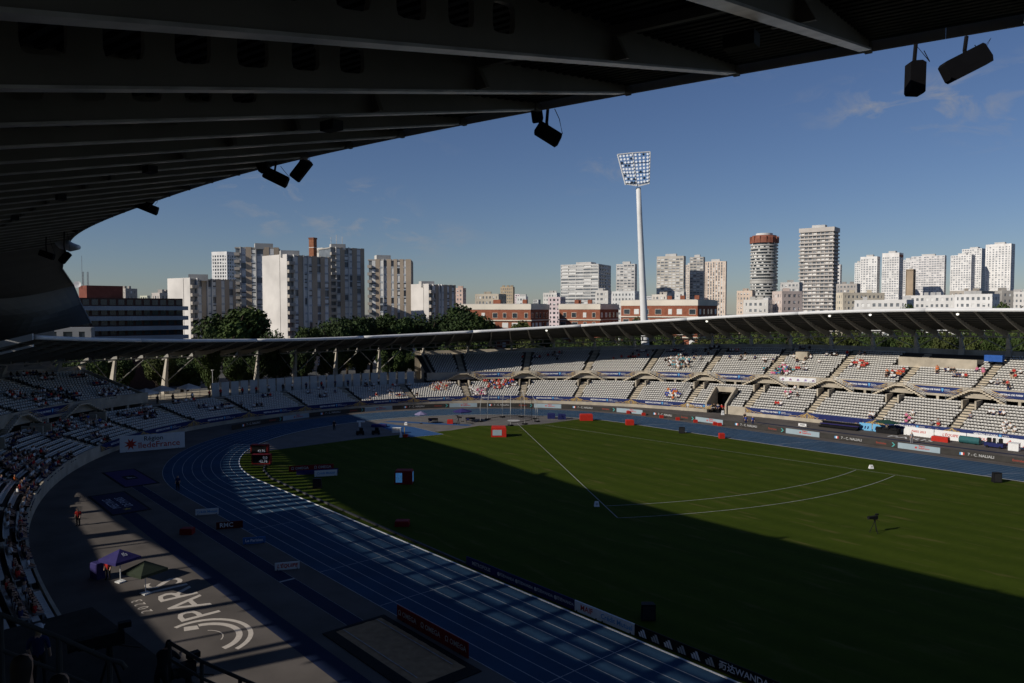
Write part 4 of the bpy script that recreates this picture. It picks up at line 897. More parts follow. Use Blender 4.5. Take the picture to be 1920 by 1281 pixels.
brickhouse('red brick block with cream attic passing behind the floodlight mast', 1160, 1346, 1308, 563, 225, seed=3)
LOW = [('pinkish block at the right edge of the grey slab block', 854, 874, 868, 540, 520, (.6, .45, .38)), ('tan flat topped block above the rooftops', 938, 965, 962, 538, 700, (.42, .34, .24)), ('long beige block with dark roofline left of the grey slab tower', 890, 950, 935, 551, 430, (.46, .41, .33)),
 ('low white block above the brick roofs', 968, 990, 986, 556, 500, (.66, .65, .62)), ('white stepped block beside the broad grey slab tower', 1018, 1050, 1044, 549, 520, (.64, .62, .58)), ('pale block at the foot of the broad grey slab tower', 1116, 1146, 1140, 545, 430, (.62, .60, .56)),
 ('low pale block with balconies left of the mast foot', 1146, 1198, 1190, 546, 450, (.6, .6, .58)), ('beige block just right of the mast behind the brick roofs', 1222, 1258, 1250, 552, 430, (.56, .52, .46)), ('white block in front of the beige grid tower', 1265, 1286, 1282, 547, 420, (.64, .62, .58)),
 ('peach apartment block left of the round tower', 1382, 1416, 1410, 545, 480, (.62, .5, .4)), ('white mansard block below the round tower', 1395, 1448, 1440, 562, 330, (.58, .56, .52)), ('pink beige block with a plain flank before the balcony tower', 1448, 1502, 1466, 546, 330, (.56, .47, .42)),
 ('grey balcony block left of the tallest tower', 1464, 1504, 1498, 529, 480, (.48, .47, .45)), ('cream block right of the tallest tower', 1568, 1652, 1580, 549, 380, (.64, .57, .45)), ('grey brown terraced block behind the cream block', 1570, 1612, 1606, 532, 520, (.4, .37, .34)),
 ('pale low block with grey roof in front of the white towers', 1608, 1712, 1700, 562, 300, (.6, .59, .57)), ('white stepped block below the wide white tower', 1706, 1800, 1790, 553, 360, (.6, .59, .57)), ('bright white block with curved gables at the lower right', 1798, 1872, 1860, 551, 340, (.66, .65, .63)),
 ('brown block with square windows below the twin towers', 1786, 1870, 1830, 545, 400, (.40, .36, .31)), ('dark grey block at the right edge of the skyline', 1866, 1896, 1878, 545, 360, (.36, .34, .31)), ('pale block at the far right edge', 1893, 1935, 1925, 547, 420, (.62, .6, .57)),
 ('grey concrete block on the horizon left of the white gable', 224, 256, 236, 541, 420, (.42, .38, .34)), ('low pale roofline block behind the dark office building', 286, 318, 300, 549, 330, (.5, .46, .42))]
for i, (lab, a_, b_, s_, top, dist, col) in enumerate(LOW):
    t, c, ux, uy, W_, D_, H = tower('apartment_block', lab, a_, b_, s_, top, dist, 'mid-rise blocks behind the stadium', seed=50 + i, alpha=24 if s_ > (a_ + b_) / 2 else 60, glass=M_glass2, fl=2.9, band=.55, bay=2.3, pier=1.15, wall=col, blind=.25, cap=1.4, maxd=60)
    rnd = random.Random(i)
    for k in range(3): q = c + ux * rnd.uniform(-.35, .35) * W_ + uy * rnd.uniform(-.4, .4) * D_; MB().box((q.x, q.y, H + .7), (rnd.uniform(1, 3), rnd.uniform(1, 2), 1.5), .6).build('chimney', wall_mat(tuple(x * .8 for x in col)), t)
rnd = random.Random(77)
for i in range(46):                                                            # distant rooftops filling the horizon
    px = rnd.uniform(850, 1930) if i > 6 else rnd.uniform(200, 320); dist = rnd.uniform(480, 1100); w = rnd.uniform(14, 34); top = rnd.uniform(553, 570) if dist < 800 else rnd.uniform(549, 562)
    g = rnd.uniform(.42, .7); col = (round(g, 1), round(g * .95, 1), round(g * .88, 1))
    tower('rooftop_block', 'small pale block among the distant rooftops on the horizon', px, px + w, px + w * .7, top, dist, 'distant rooftops on the horizon', seed=i, alpha=rnd.choice((22, 30, 60)), fl=3, band=.5, bay=3.2, pier=1.4, wall=col, blind=.15, cap=1.2, maxd=30)
# --- dark office building at the left and white wing below the sail
t = thing('office_building', 'dark brick office building with long grey balcony bands', 'building'); D0 = 205
nf_ = (toC * .72 + RT * .69).normalized(); u = Vector((-nf_.y, nf_.x, 0)); u = u if u.dot(RT) > 0 else -u; v = -nf_
cc = frame(238, D0) + v * 12; W_ = (318 - 150) * D0 / FPX / .8
MB().obox((cc.x, cc.y, zpx(559, D0) / 2), u * W_, v * 22, (0, 0, zpx(559, D0))).build('wall', mat('dark_brown_brick', (.09, .05, .04), .9, .15, 1), t)
for py in (578, 597, 616, 634):
    o = cc - v * 11.6; z = zpx(py, D0); MB().obox((o.x, o.y, z), u * (W_ + 2), v * 1.6, (0, 0, 1.15)).build('balcony_band', wall_mat((.30, .32, .35)), t)
    for i in range(14):
        q = cc - v * 11.05 + u * (-W_ / 2 + W_ * (i + .5) / 14); MB().obox((q.x, q.y, z + 1.6), u * (W_ / 14 * .7), v * .12, (0, 0, 1.5)).build('window', M_glass, t)
MB().obox((frame(190, D0 + 14).x, frame(190, D0 + 14).y, zpx(548, D0)), u * 9.5, v * 8, (0, 0, 4.2)).build('penthouse', mat('rust_cladding', (.20, .07, .05), .8, .2, .6), t)
pA = frame(156, D0 + 12)
mb = MB()
for i in range(3):
    for j in range(2): mb.tube((pA.x + i * .8, pA.y + j * 1.2, zpx(545, D0)), (pA.x + i * .8, pA.y + j * 1.2, zpx(506, D0)), .06, n=4)
for k in range(6): z = zpx(545 - 7 * k, D0); mb.tube((pA.x, pA.y, z), (pA.x + 1.6, pA.y, z), .05, n=4); mb.tube((pA.x, pA.y + 1.2, z), (pA.x + 1.6, pA.y + 1.2, z), .05, n=4)
mb.tube((pA.x - .4, pA.y, zpx(530, D0)), (pA.x - .4, pA.y, zpx(474, D0)), .06, n=4); mb.build('antenna_frame', M_rail, t)
for q in (-1.4, .6):
    n_ = 12; mb = MB(); vs = [(pA.x + q, pA.y - 1, zpx(531, D0))] + [(pA.x + q + .9 * math.cos(6.283 * k / n_) * RT.x, pA.y - 1.3 + .9 * math.cos(6.283 * k / n_) * RT.y, zpx(531, D0) + .9 * math.sin(6.283 * k / n_)) for k in range(n_)]; mb.add(vs, [(0, k + 1, (k + 1) % n_ + 1) for k in range(n_)]); mb.build('dish', wall_mat((.7, .7, .7)), t)
tower('office_wing', 'white office wing with dark windows below the fabric sail', -60, 176, 170, 614, 180, fl=3.2, band=.45, bay=3.4, pier=1.4, wall=(.3, .3, .3), blind=.05, alpha=16, maxd=60)
# --- floodlight mast
t = thing('floodlight_mast', 'tall white leaning floodlight mast with a trapezoid lamp panel', 'floodlight'); Dm = 195
base = frame(1215, Dm + 2); top = pt(1197, 352, Dm - 1)
n = 8; mb = MB(); P_ = [Vector((base.x, base.y, 0)).lerp(top, i / n) for i in range(n + 1)]; mb.path(P_, [1.15 - .55 * i / n for i in range(n + 1)], n=14); mb.build('pole', M_tube, t, smooth=True)
MB().tube((base.x, base.y, 0), Vector((base.x, base.y, 0)).lerp(top, .16), 1.75, 1.5, n=16).build('pedestal', wall_mat((.5, .5, .48)), t)
cn = [pt(x, y, Dm - 2) for x, y in ((1158, 290), (1186, 287), (1219, 285), (1217, 345), (1194, 349), (1173, 347))]     # TL, TM, TR, BR, BM, BL
mb = MB()
for a, b in ((0, 1), (1, 2), (2, 3), (0, 5), (1, 4)): mb.tube(cn[a], cn[b], .17, n=6)
mb.hexa([pt(1173, 346, Dm - 2), pt(1197, 350, Dm - 2), pt(1197, 350, Dm - 1.6), pt(1173, 346, Dm - 1.6)], [pt(1174, 343, Dm - 2), pt(1197, 345, Dm - 2), pt(1197, 345, Dm - 1.6), pt(1174, 343, Dm - 1.6)])
mb.hexa([pt(1197, 350, Dm - 2), pt(1217, 345, Dm - 2), pt(1217, 345, Dm - 1.6), pt(1197, 350, Dm - 1.6)], [pt(1197, 345, Dm - 2), pt(1217, 342, Dm - 2), pt(1217, 342, Dm - 1.6), pt(1197, 345, Dm - 1.6)]); mb.build('panel_frame', M_tube, t)
M_lamp = mat('floodlight_lens', (.9, .92, .95), .12, 0, metal=.0, spec=1.0, emit=.55); M_lampoff = mat('floodlight_dark_lens', (.05, .07, .1), .2, 0)
rnd = random.Random(5)
for row in range(9):
    f = (row + .55) / 9.6
    if row % 3 == 2: MB().tube(cn[0].lerp(cn[5], f + .05), cn[2].lerp(cn[3], f + .05), .09, n=5).build('rail', mat('dark_steel', (.05, .05, .05), .6, .1, 3), t)
    for half, (a, b, a2, b2) in enumerate(((0, 1, 5, 4), (1, 2, 4, 3))):
        l_, r_ = cn[a].lerp(cn[a2], f), cn[b].lerp(cn[b2], f)
        for i in range(4):
            o = l_.lerp(r_, (i + .62) / 4.3); off = rnd.random() < .13; mb = MB(); fwd = (toC + Vector((0, 0, -.35))).normalized(); mb.tube(o, o + fwd * .35, .22, .3, n=10); ho = mb.build('lamp', mat('lamp_housing', (.3, .3, .3), .5, .1, 3), t)
            MB().tube(o + fwd * .352, o + fwd * .37, .28, n=10).build('lens', M_lampoff if off else M_lamp, ho)
# ================================================================== TREES
def leaf_crown(seed, n=2600, lob=9, leaf=.30):
    rnd = random.Random(seed); cl = []
    for i in range(lob):
        a = rnd.uniform(0, 6.283); r = rnd.uniform(.1, .62); cl.append((Vector((r * math.cos(a), r * math.sin(a), rnd.uniform(-.45, .55))), rnd.uniform(.30, .52)))
    V_, F_ = [], []
    for i in range(n):
        c_, r_ = rnd.choice(cl); d = Vector((rnd.gauss(0, 1), rnd.gauss(0, 1), rnd.gauss(0, 1))).normalized(); q = c_ + d * r_ * (rnd.random() ** .35) * (1 + .22 * noise.noise(d * 3 + c_ * 5))
        nrm = (d + Vector((rnd.gauss(0, .6), rnd.gauss(0, .6), rnd.gauss(0, .6)))).normalized(); x = nrm.orthogonal().normalized(); y = nrm.cross(x); s_ = leaf * rnd.uniform(.14, .34)
        o = len(V_); V_ += [q - x * s_, q + y * s_ * .55 + nrm * s_ * .2, q + x * s_, q - y * s_ * .55 + nrm * s_ * .2]; F_.append((o, o + 1, o + 2, o + 3))
    me = bpy.data.meshes.new('crown'); me.from_pydata(V_, [], F_); return me
CROWNS = [leaf_crown(i, 9000, 9 + i, .23) for i in range(5)]
def leafmat(name, c):
    m = mat(name, c, .7, .45, 1.2, spec=.2); return m
LM = [leafmat('leaf_dark_green', (.030, .050, .014)), leafmat('leaf_mid_green', (.042, .066, .016)), leafmat('leaf_olive_green', (.058, .072, .018)), leafmat('leaf_yellow', (.14, .13, .03))]
M_bark = mat('bark', (.06, .045, .033), .95, .2, 3)
def trunk_mesh(seed):
    rnd = random.Random(seed); mb = MB(); mb.path([(0, 0, 0), (.02, .01, .25), (-.02, .02, .55)], [.04, .03, .02], n=7)
    for k in range(5): a = 6.283 * k / 5 + rnd.random(); mb.tube((0, 0, .3 + .05 * k), (.3 * math.cos(a), .3 * math.sin(a), .62 + .06 * k), .015, .006, n=5)
    return mb.mesh('trunk', M_bark)
TRUNKS = [trunk_mesh(i) for i in range(3)]; ntree = 0
def tree(pos, h, rad, label, lm, group=None, name='tree'):
    global ntree; ntree += 1; rnd = random.Random(ntree)
    t = thing(name, label, 'tree', pos, rnd.uniform(0, 6.28), group); link('trunk', TRUNKS[ntree % 3], t).scale = (h, h, h)
    c_ = link('crown', CROWNS[ntree % 5], t, (0, 0, h * .60)); c_.scale = (rad * 1.1, rad * 1.1, h * .42)
    if not c_.data.materials: c_.data.materials.append(LM[0])
    c_.material_slots[0].link = 'OBJECT'; c_.material_slots[0].material = LM[lm]
    return t
for px, top, dist, wpx, lm, lab in ((432, 572, 195, 80, 1, 'largest round tree in front of the white gable walls'), (512, 612, 180, 34, 0, 'small dark tree at the foot of the widest white gable'), (395, 612, 170, 30, 1, 'small tree at the left foot of the largest round tree'), (620, 596, 205, 46, 0, 'dark tree below the antenna tower'), (672, 592, 212, 44, 0, 'dark tree left of the pale striped tower'), (735, 586, 222, 56, 0, 'broad dark tree below the pale striped tower'), (800, 580, 230, 52, 0, 'dark tree in front of the grey slab block'), (868, 573, 232, 62, 0, 'tall dark tree beside the red brick block'), (905, 592, 226, 40, 1, 'tree covering the left end of the red brick block'), (575, 612, 200, 34, 1, 'low tree between the widest gable and the dark trees'), (988, 600, 228, 34, 2, 'small olive tree before the red brick block'), (1195, 588, 222, 26, 1, 'small tree beside the floodlight mast'), (1890, 570, 240, 40, 1, 'tree behind the far roof at the right edge'), (1697, 570, 275, 20, 1, 'small round tree before the pale low block')):
    tree(Vector((frame(px, dist).x, frame(px, dist).y, 0)), zpx(top, dist) / .98, wpx * dist / FPX, lab, lm)
s = -54.0; k = 0
while s < S_FAR - 4:                                                           # belt of trees right behind the stand
    d = 36 + 16 * ((k * 3) % 5) / 4; kx = kf(s); h = (12.0 + 4.2 * kx) * random.uniform(.86, 1.12); q = O(s, d)
    lm = (1, 0, 1, 2)[k % 4] if s < 60 else (2, 1, 2, 1)[k % 4]
    px = proj(q)[0]; lm = 3 if 1865 < px < 1890 else lm; seg = 'at the left end' if px < 420 else 'left of the panel fence middle' if px < 640 else 'between panel fence and throwing cage' if px < 930 else 'left of the floodlight mast' if px < 1210 else 'between the mast and the round tower' if px < 1440 else 'below the tallest towers' if px < 1640 else 'at the right end'
    tree(q, h, random.uniform(3.4, 4.8), 'yellow leaved bush seen under the far roof' if lm == 3 else 'leafy tree in the belt seen under the roof %s' % seg, lm, 'trees behind the far stand'); s += random.uniform(2.1, 3.0); k += 1
s = 20.0
while s < S_FAR + 10:                                                          # second, taller row farther back
    q = O(s, random.uniform(60, 78)); tree(q, (14.5 + 3.2 * kf(s)) * random.uniform(.9, 1.1), random.uniform(4.6, 6), 'taller leafy tree in the back row of the belt behind the far stand', random.choice((0, 1, 2)), 'back row of trees behind the far stand'); s += random.uniform(3.4, 4.6)
for s, h in ((-35, 12), (-12, 11), (8, 11), (20, 12)):
    t = thing('street_lamp', 'slim street lamp standing behind the %s of the bend' % {-35: 'far left', -12: 'left part', 8: 'middle', 20: 'right part'}[s], 'lamp', O(s, 24)); MB().tube((0, 0, 0), (0, 0, h * .75), .09, .06, n=7).build('post', wall_mat((.5, .5, .5)), t); MB().tube((0, 0, h * .75), (0, 0, h * .75 + .25), .2, .32, n=10).build('lamp_head', wall_mat((.6, .6, .6)), t)
# ================================================================== THINGS ON THE TRACK, APRON AND PITCH
M_red = mat('signal_red', (.42, .028, .018), .5, .1, 2); M_white = mat('white_plastic', (.74, .74, .72), .5, .05, 3); M_black = mat('matt_black', (.012, .012, .013), .6, .15, 4); M_navyp = mat('navy_cloth', (.02, .025, .10), .7, .15, 2)
M_purple = mat('violet_cloth', (.035, .03, .12), .7, .12, 2); M_ledoff = mat('dark_led_panel', (.045, .042, .038), .5, .15, .8); M_paleled = mat('pale_blue_panel', (.30, .38, .42), .5, .06, 1); M_redp = mat('red_print', (.5, .05, .035), .6, 0); M_tealp = mat('teal_print', (.08, .38, .36), .6, 0); M_greyp = mat('grey_print', (.45, .45, .44), .6, 0); M_blackp = mat('black_print', (.02, .02, .02), .6, 0)
def board(name, label, cat, p, ux, W, H, m, prints=(), thick=.08, group=None, z0=0.0, legs=True):
    """upright board: p = foot centre, ux = reading direction (unit), prints: (text, size, x, y, material, shear)"""
    ux = Vector((ux[0], ux[1], 0)).normalized(); nn = Vector((ux.y, -ux.x, 0)); t = thing(name, label, cat, p, 0, group)
    MB().obox((0, 0, z0 + H / 2), ux * W, nn * thick, (0, 0, H)).build('panel', m, t)
    if legs:
        for sg in (-.4, .4): MB().obox(ux * (sg * W) - nn * .2 + Vector((0, 0, .05)), ux * .06, nn * .6, (0, 0, .1)).build('foot', M_black, t)
    for pr in prints:
        tx, sz, x, y, pm = pr[:5]; vs, fs = text_data(tx, sz, 'CENTER', pr[5] if len(pr) > 5 else 0, .01)
        MB().add([ux * (v.x + x) + nn * (thick / 2 + .012) + Vector((0, 0, z0 + v.y + y)) for v in vs], fs).build('lettering', pm, t)
    return t, ux, nn
def flat(t, ux, nn, pts, m, name, off=.055): MB().add([ux * x + nn * off + Vector((0, 0, y)) for x, y in pts], [tuple(range(len(pts)))]).build(name, m, t)
def star(cx, cy, r, k=8): return [(cx + r * (1 if i % 2 else .45) * math.cos(3.1416 * i / k), cy + r * (1 if i % 2 else .45) * math.sin(3.1416 * i / k)) for i in range(2 * k)]
# --- perimeter boards round the outside of the track
RB = 48.7
def TP(xi):
    """xi: distance along the boards, growing in reading direction; xi = world x on the far straight"""
    if xi >= 0: return Vector((xi, RB, 0)), Vector((1, 0, 0))
    a = math.pi / 2 - xi / RB; return Vector((RB * math.cos(a), RB * math.sin(a), 0)), Vector((math.sin(a), -math.cos(a), 0))
def tboard(x0, x1, m, label, kind):
    c, u = TP((x0 + x1) / 2); t = thing('perimeter_board', label, 'advertising board', c, 0, 'boards around the outside of the track')
    n = max(2, int((x1 - x0) / 1.6)); mb = MB(); h = .92
    def q(x, y, o=0):
        p_, u_ = TP(x); nn = Vector((u_.y, -u_.x, 0)); v = p_ + nn * o - c; return Vector((v.x, v.y, y))
    for i in range(n):
        a, b = x0 + (x1 - x0) * i / n, x0 + (x1 - x0) * (i + 1) / n
        mb.quad(q(a, .05, .06), q(b, .05, .06), q(b, h, .06), q(a, h, .06)); mb.quad(q(b, .05, -.06), q(a, .05, -.06), q(a, h, -.06), q(b, h, -.06)); mb.quad(q(a, h, .06), q(b, h, .06), q(b, h, -.06), q(a, h, -.06))
    mb.quad(q(x0, .05, -.06), q(x0, .05, .06), q(x0, h, .06), q(x0, h, -.06)); mb.quad(q(x1, .05, .06), q(x1, .05, -.06), q(x1, h, -.06), q(x1, h, .06)); mb.build('panel', m, t)
    def put(vs, fs, m_, nm): MB().add([q(x, y, .075) for x, y in vs], fs).build(nm, m_, t)
    def txt(s_, sz, x, y, m_, al='LEFT'): vs, fs = text_data(s_, sz, al, 0, .008); put([(v.x + x, v.y + y) for v in vs], fs, m_, 'lettering')
    if kind == 'led':
        for k, cm in enumerate((M_bprint, M_wprint, M_redp)): put([(x0 + 2.6 + .22 * k, .3), (x0 + 2.82 + .22 * k, .3), (x0 + 2.82 + .22 * k, .68), (x0 + 2.6 + .22 * k, .68)], [(0, 1, 2, 3)], cm, 'flag_stripe')
        txt('7 - C. NALIALI', .56, x0 + 3.7, .5, M_greyp); txt('Emirates', .46, x0 + 9.4, .5, mat('dull_red_print', (.30, .06, .04), .6, 0))
        put([(x1 - .9, .15), (x1 - .7, .15), (x1 - .35, .5), (x1 - .7, .82), (x1 - .9, .82), (x1 - .55, .5)], [(0, 1, 2, 3, 4, 5)], M_tealp, 'chevron')
    else:
        txt('Région\nîledeFrance', .34, x0 + 3.1, .62, M_redp); put([(x + x0 + 2.7, y + .5) for x, y in star(0, 0, .24)], [tuple(range(16))], M_redp, 'star')
xi = -101.5; k = 0
while xi < 92:
    q = proj(TP(xi + 6)[0]); wh = 'in the shaded part of the bend' if q[0] < 640 else 'behind the throwing cage' if q[0] < 1080 else 'below the tunnel mouth' if q[0] < 1400 else 'along the far straight on the right'
    tboard(xi + .02, xi + 12.75, M_ledoff, 'dark display board round the track, %s dark one from the left' % (('first', 'second', 'third', 'fourth', 'fifth', 'sixth', 'seventh', 'eighth', 'ninth', 'tenth', 'eleventh')[k]), 'led')
    tboard(xi + 12.8, xi + 18.95, M_paleled, 'pale red lettered board round the track, %s pale one from the left' % (('first', 'second', 'third', 'fourth', 'fifth', 'sixth', 'seventh', 'eighth', 'ninth', 'tenth', 'eleventh')[k]), 'pale'); xi += 19.0; k += 1
# --- large white regional sign
p0, p1 = Vector((-32.3, -44.9, 0)), Vector((-30.7, -35.9, 0)); u = (p1 - p0).normalized()
t, ux, nn = board('regional_sign', 'large white sign with black and red lettering and a red star by the shaded bend', 'sign', (p0 + p1) / 2, u, 9.2, 2.5, M_white, (('Région', 1.0, .1, 1.85, M_blackp), ('îledeFrance', 1.3, .9, .85, M_redp)))
flat(t, ux, nn, star(-3.1, 1.2, .95), M_redp, 'star')
# --- boards on the near apron and inside the near bend
FACE = (.42, .91)
for p, W, H, m, pr, lab in (((11.8, -47.1, 0), 2.3, .62, M_white, (('Crédit Mutuel', .36, 0, .32, M_bprint),), 'small white board with blue lettering on the near apron'), ((18.5, -47.2, 0), 2.5, .7, mat('dark_red_panel', (.10, .015, .015), .6, .1, 2), (('RMC', .62, -.3, .36, M_wprint),), 'small dark red board with white letters on the near apron'),
    ((24.9, -47.3, 0), 2.0, .62, mat('blue_panel', (.05, .16, .38), .6, .1, 2), (('Le Parisien', .36, 0, .32, M_wprint),), 'small blue board on the near apron'), ((33.6, -48.0, 0), 2.0, .62, M_white, (("L'ÉQUIPE", .42, 0, .32, M_redp, .2),), 'small white board with red letters next to the take off board'),
    ((3.2, -28.8, 0), 2.9, .8, M_white, (('Crédit Mutuel', .4, 0, .42, M_bprint),), 'white board with blue lettering inside the shaded bend')):
    board('sponsor_board', lab, 'advertising board', p, FACE, W, H, m, pr)
board('timing_board', 'long red board with lettering inside the shaded bend', 'advertising board', (-1.4, -28.6, 0), FACE, 5.9, .75, mat('deep_red_panel', (.20, .016, .016), .6, .1, 1), (('Ω OMEGA', .5, -1.5, .38, M_greyp), ('Ω OMEGA', .5, 1.5, .38, M_greyp)))
board('purple_board', 'long purple board between the red and white boards in the shaded bend', 'advertising board', (1.2, -29.0, 0), FACE, 5.4, .6, M_purple)
board('timing_board', 'long red board with white lettering beside the sand pit', 'advertising board', (52.4, -46.45, 0), (1, 0), 8.2, 1.0, mat('deep_red_panel', (.20, .016, .016)), (('Ω OMEGA', .5, -2.8, .5, M_greyp), ('Ω OMEGA', .5, 0, .5, M_greyp), ('Ω OMEGA', .5, 2.8, .5, M_greyp)))
# --- boards along the inside kerb of the near straight
SEG = [(42.7, 46.8, M_navyp, (('METROPOLIS', .42),), 'navy board at the far end of the inside kerb boards')] + [(46.8 + 2.2 * i, 49.0 + 2.2 * i, M_navyp, (('万达WANDA', .30),), 'navy board with pale lettering on the inside kerb, %s of four' % ('first', 'second', 'third', 'fourth')[i]) for i in range(4)]
SEG += [(55.6, 58.0, M_white, (('MAIF', .56),), 'white board with a red centre on the inside kerb'), (58.0, 61.2, M_white, (('Crédit Mutuel', .5),), 'white board with blue lettering on the inside kerb'), (61.2, 67.6, M_black, (), 'black board with six slanted stripe emblems on the inside kerb'), (67.6, 71.0, M_black, (('万达WANDA', .56),), 'black board with white lettering on the inside kerb'), (71.0, 76.5, M_black, (('DIAMOND LEAGUE', .56),), 'black board with a blue diamond at the bottom edge of the picture')]
for x0, x1, m, tx, lab in SEG:
    pm = M_redp if 'MAIF' in str(tx) else M_bprint if 'Mutuel' in str(tx) else M_greyp if m is M_navyp else M_wprint
    t, ux, nn = board('kerb_board', lab, 'advertising board', ((x0 + x1) / 2, -35.95, 0), (1, 0), x1 - x0 - .03, .78, m, [(a, s_, .15 if '万' in a else 0, .4, pm) for a, s_ in tx], group='boards on the inside kerb')
    if 'stripe' in lab:
        for q in range(6):
            for k in range(3): x = -2.75 + 1.05 * q + .22 * k; h = .26 + .13 * k; flat(t, ux, nn, [(x, .12), (x + .17, .12), (x + .17 - h * .5 + .02, .12 + h), (x - h * .5 + .02, .12 + h)], M_wprint if q % 2 == 0 else M_greyp, 'stripe')
    if '万' in str(tx): n_ = 14; flat(t, ux, nn, [(-(x1 - x0) * .40 + .16 * math.cos(6.283 * i / n_), .4 + .16 * math.sin(6.283 * i / n_)) for i in range(n_)], M_greyp, 'roundel')
    if 'diamond' in lab: flat(t, ux, nn, [(-2.45, .55), (-2.2, .55), (-2.05, .42), (-2.32, .15), (-2.6, .42)], M_bprint, 'diamond')
t = thing('kerb_rail', 'low grey rail along the grass inside the near straight', 'rail'); mb = MB(); pp = [(-9.5, -31.6), (-5.5, -33.6), (0, -34.9), (12, -35.3), (27, -35.6), (42.5, -35.9)]
for a, b in zip(pp[:-1], pp[1:]): mb.obox(((a[0] + b[0]) / 2, (a[1] + b[1]) / 2, .09), (b[0] - a[0], b[1] - a[1], 0), (.02, .2, 0), (0, 0, .16))
mb.build('rail_body', mat('grey_rail_plastic', (.07, .07, .075), .7, .1, 1), t)
# --- boxes, speakers, cones
def softbox(name, label, cat, p, size, m, rz=0, panel=None, group=None, bev=.12):
    t = thing(name, label, cat, p, rz, group); w, d, h = size; mb = MB()
    pr = [(-w / 2, -d / 2), (w / 2, -d / 2), (w / 2, d / 2), (-w / 2, d / 2)]
    lv_ = [(1.0, 0), (1.0, h * .75), (.97, h * .93), (.88, h)]
    vs = [(x * f, y * f, z) for f, z in lv_ for x, y in pr]; fs = [(0, 3, 2, 1)] + [(4 * i + k, 4 * i + (k + 1) % 4, 4 * i + 4 + (k + 1) % 4, 4 * i + 4 + k) for i in range(3) for k in range(4)] + [(12, 13, 14, 15)]
    mb.add(vs, fs).build('body', m, t)
    if panel:
        MB().box((-.1 * w, -d / 2 - .012, h * .45), (w * .6, .02, h * .55)).build('front_panel', panel, t); MB().box((w / 2 + .012, 0, h * .42), (.02, d * .7, h * .6)).build('side_panel', M_navyp, t)
    for sg in (-1, 1): MB().box((sg * w * .32, 0, .03), (w * .12, d * .9, .06)).build('skid', M_black, t)
    return t
fr = math.atan2(RT.y, RT.x)
softbox('display_box', 'red box with a pale printed front panel on the sunlit grass by the throwing cage', 'box', (-5.7, 8.4, 0), (2.6, 1.9, 1.75), M_red, fr, M_paleled)
t = softbox('display_box', 'red box with glowing blue screens in the shaded grass', 'box', (13.3, -23.2, 0), (2.2, 1.5, 1.7), mat('deep_red_panel', (.20, .016, .016)), fr); M_scr = mat('lit_blue_screen', (.10, .35, .75), .4, .6, 3, emit=.22)
MB().box((-.55, -.78, .85), (.8, .03, 1.2)).build('screen', M_scr, t); MB().box((1.12, 0, .85), (.03, .7, 1.2)).build('screen', M_scr, t)
softbox('equipment_box', 'long red covered box beside the far bend kerb', 'box', (-8.6, 33.4, 0), (2.5, 1.3, 1.3), M_red, fr)
softbox('equipment_box', 'small red box on the kerb left of the dark speaker', 'box', (.8, 35.4, 0), (1.5, 1.1, 1.0), M_red, fr); softbox('equipment_box', 'smallest red box on the kerb right of the dark speaker', 'box', (20.8, 35.6, 0), (.9, .8, .9), M_red, fr)
softbox('equipment_box', 'small red box between the umbrellas in the throwing zone', 'box', (-22.8, 10.6, 0), (1.1, .9, .8), M_red, fr); softbox('equipment_box', 'small dark red box on the shaded grass by the near kerb', 'box', (29.0, -33.6, 0), (1.4, 1.0, .55), mat('deep_red_panel', (.20, .016, .016)), fr); softbox('equipment_box', 'small dark red box on the near apron', 'box', (17.6, -51.0, 0), (1.2, .8, .6), mat('deep_red_panel', (.20, .016, .016)), fr)
for px_, x, y in ((0, -15.0, 30.0), (1, -12.9, 30.9)): softbox('equipment_bin', 'navy equipment bin beside the throwing cage, %s' % ('left one' if not px_ else 'right one'), 'bin', (x, y, 0), (1.5, 1.2, 1.05), M_navyp, fr)
for k, (x, y) in enumerate(((-9.6, 47.3), (-5.6, 47.4), (-1.0, 47.4), (3.0, 47.4), (7.2, 47.4), (11.6, 47.4), (12.6, 47.4))): softbox('hurdle_box', 'tiny red box in a row at the outer edge of the far track', 'box', (x, y, 0), (.75, .5, .55), M_red, fr, group='red boxes along the far track')
for lab, x, y, h in (('dark speaker box on the kerb of the far straight', 13.1, 34.9, 1.1), ('dark speaker box at the right edge of the grass', 62.3, 33.7, 1.25), ('dark speaker box on shaded grass inside the bend', 8.6, -32.7, 1.2), ('dark speaker box on shaded grass near the bottom boards', 60.1, -33.2, 1.15)):
    t = thing('field_speaker', lab, 'speaker', (x, y, 0), fr, 'speakers standing on the grass'); mb = MB(); mb.hexa([(-.5, -.35, 0), (.5, -.35, 0), (.45, .4, 0), (-.45, .4, 0)], [(-.5, -.3, h), (.5, -.3, h), (.4, .3, h), (-.4, .3, h)]); mb.build('cabinet', M_black, t); MB().box((0, -.345, h * .5), (.86, .03, h * .8)).build('grille', mat('dark_grille', (.03, .03, .03), .8, .3, 20), t)
for lab, x, y, h in (('white marker box by the left sector line', 36.9, -13.2, .55), ('white marker box by the right sector line', 48.2, 30.1, .5), ('white marker box in the throwing zone', -27.0, 3.3, .55), ('white marker post on the apron right of the tunnel', 4.6, 60.6, .9)):
    t = thing('marker_box', lab, 'marker', (x, y, 0), fr); MB().hexa([(-.3, -.22, 0), (.3, -.22, 0), (.3, .22, 0), (-.3, .22, 0)], [(-.2, -.08, h), (.2, -.08, h), (.2, .08, h), (-.2, .08, h)]).build('body', M_white, t); MB().box((0, -.16, h * .55), (.2, .03, h * .4), 0).build('number_panel', M_greyp, t)
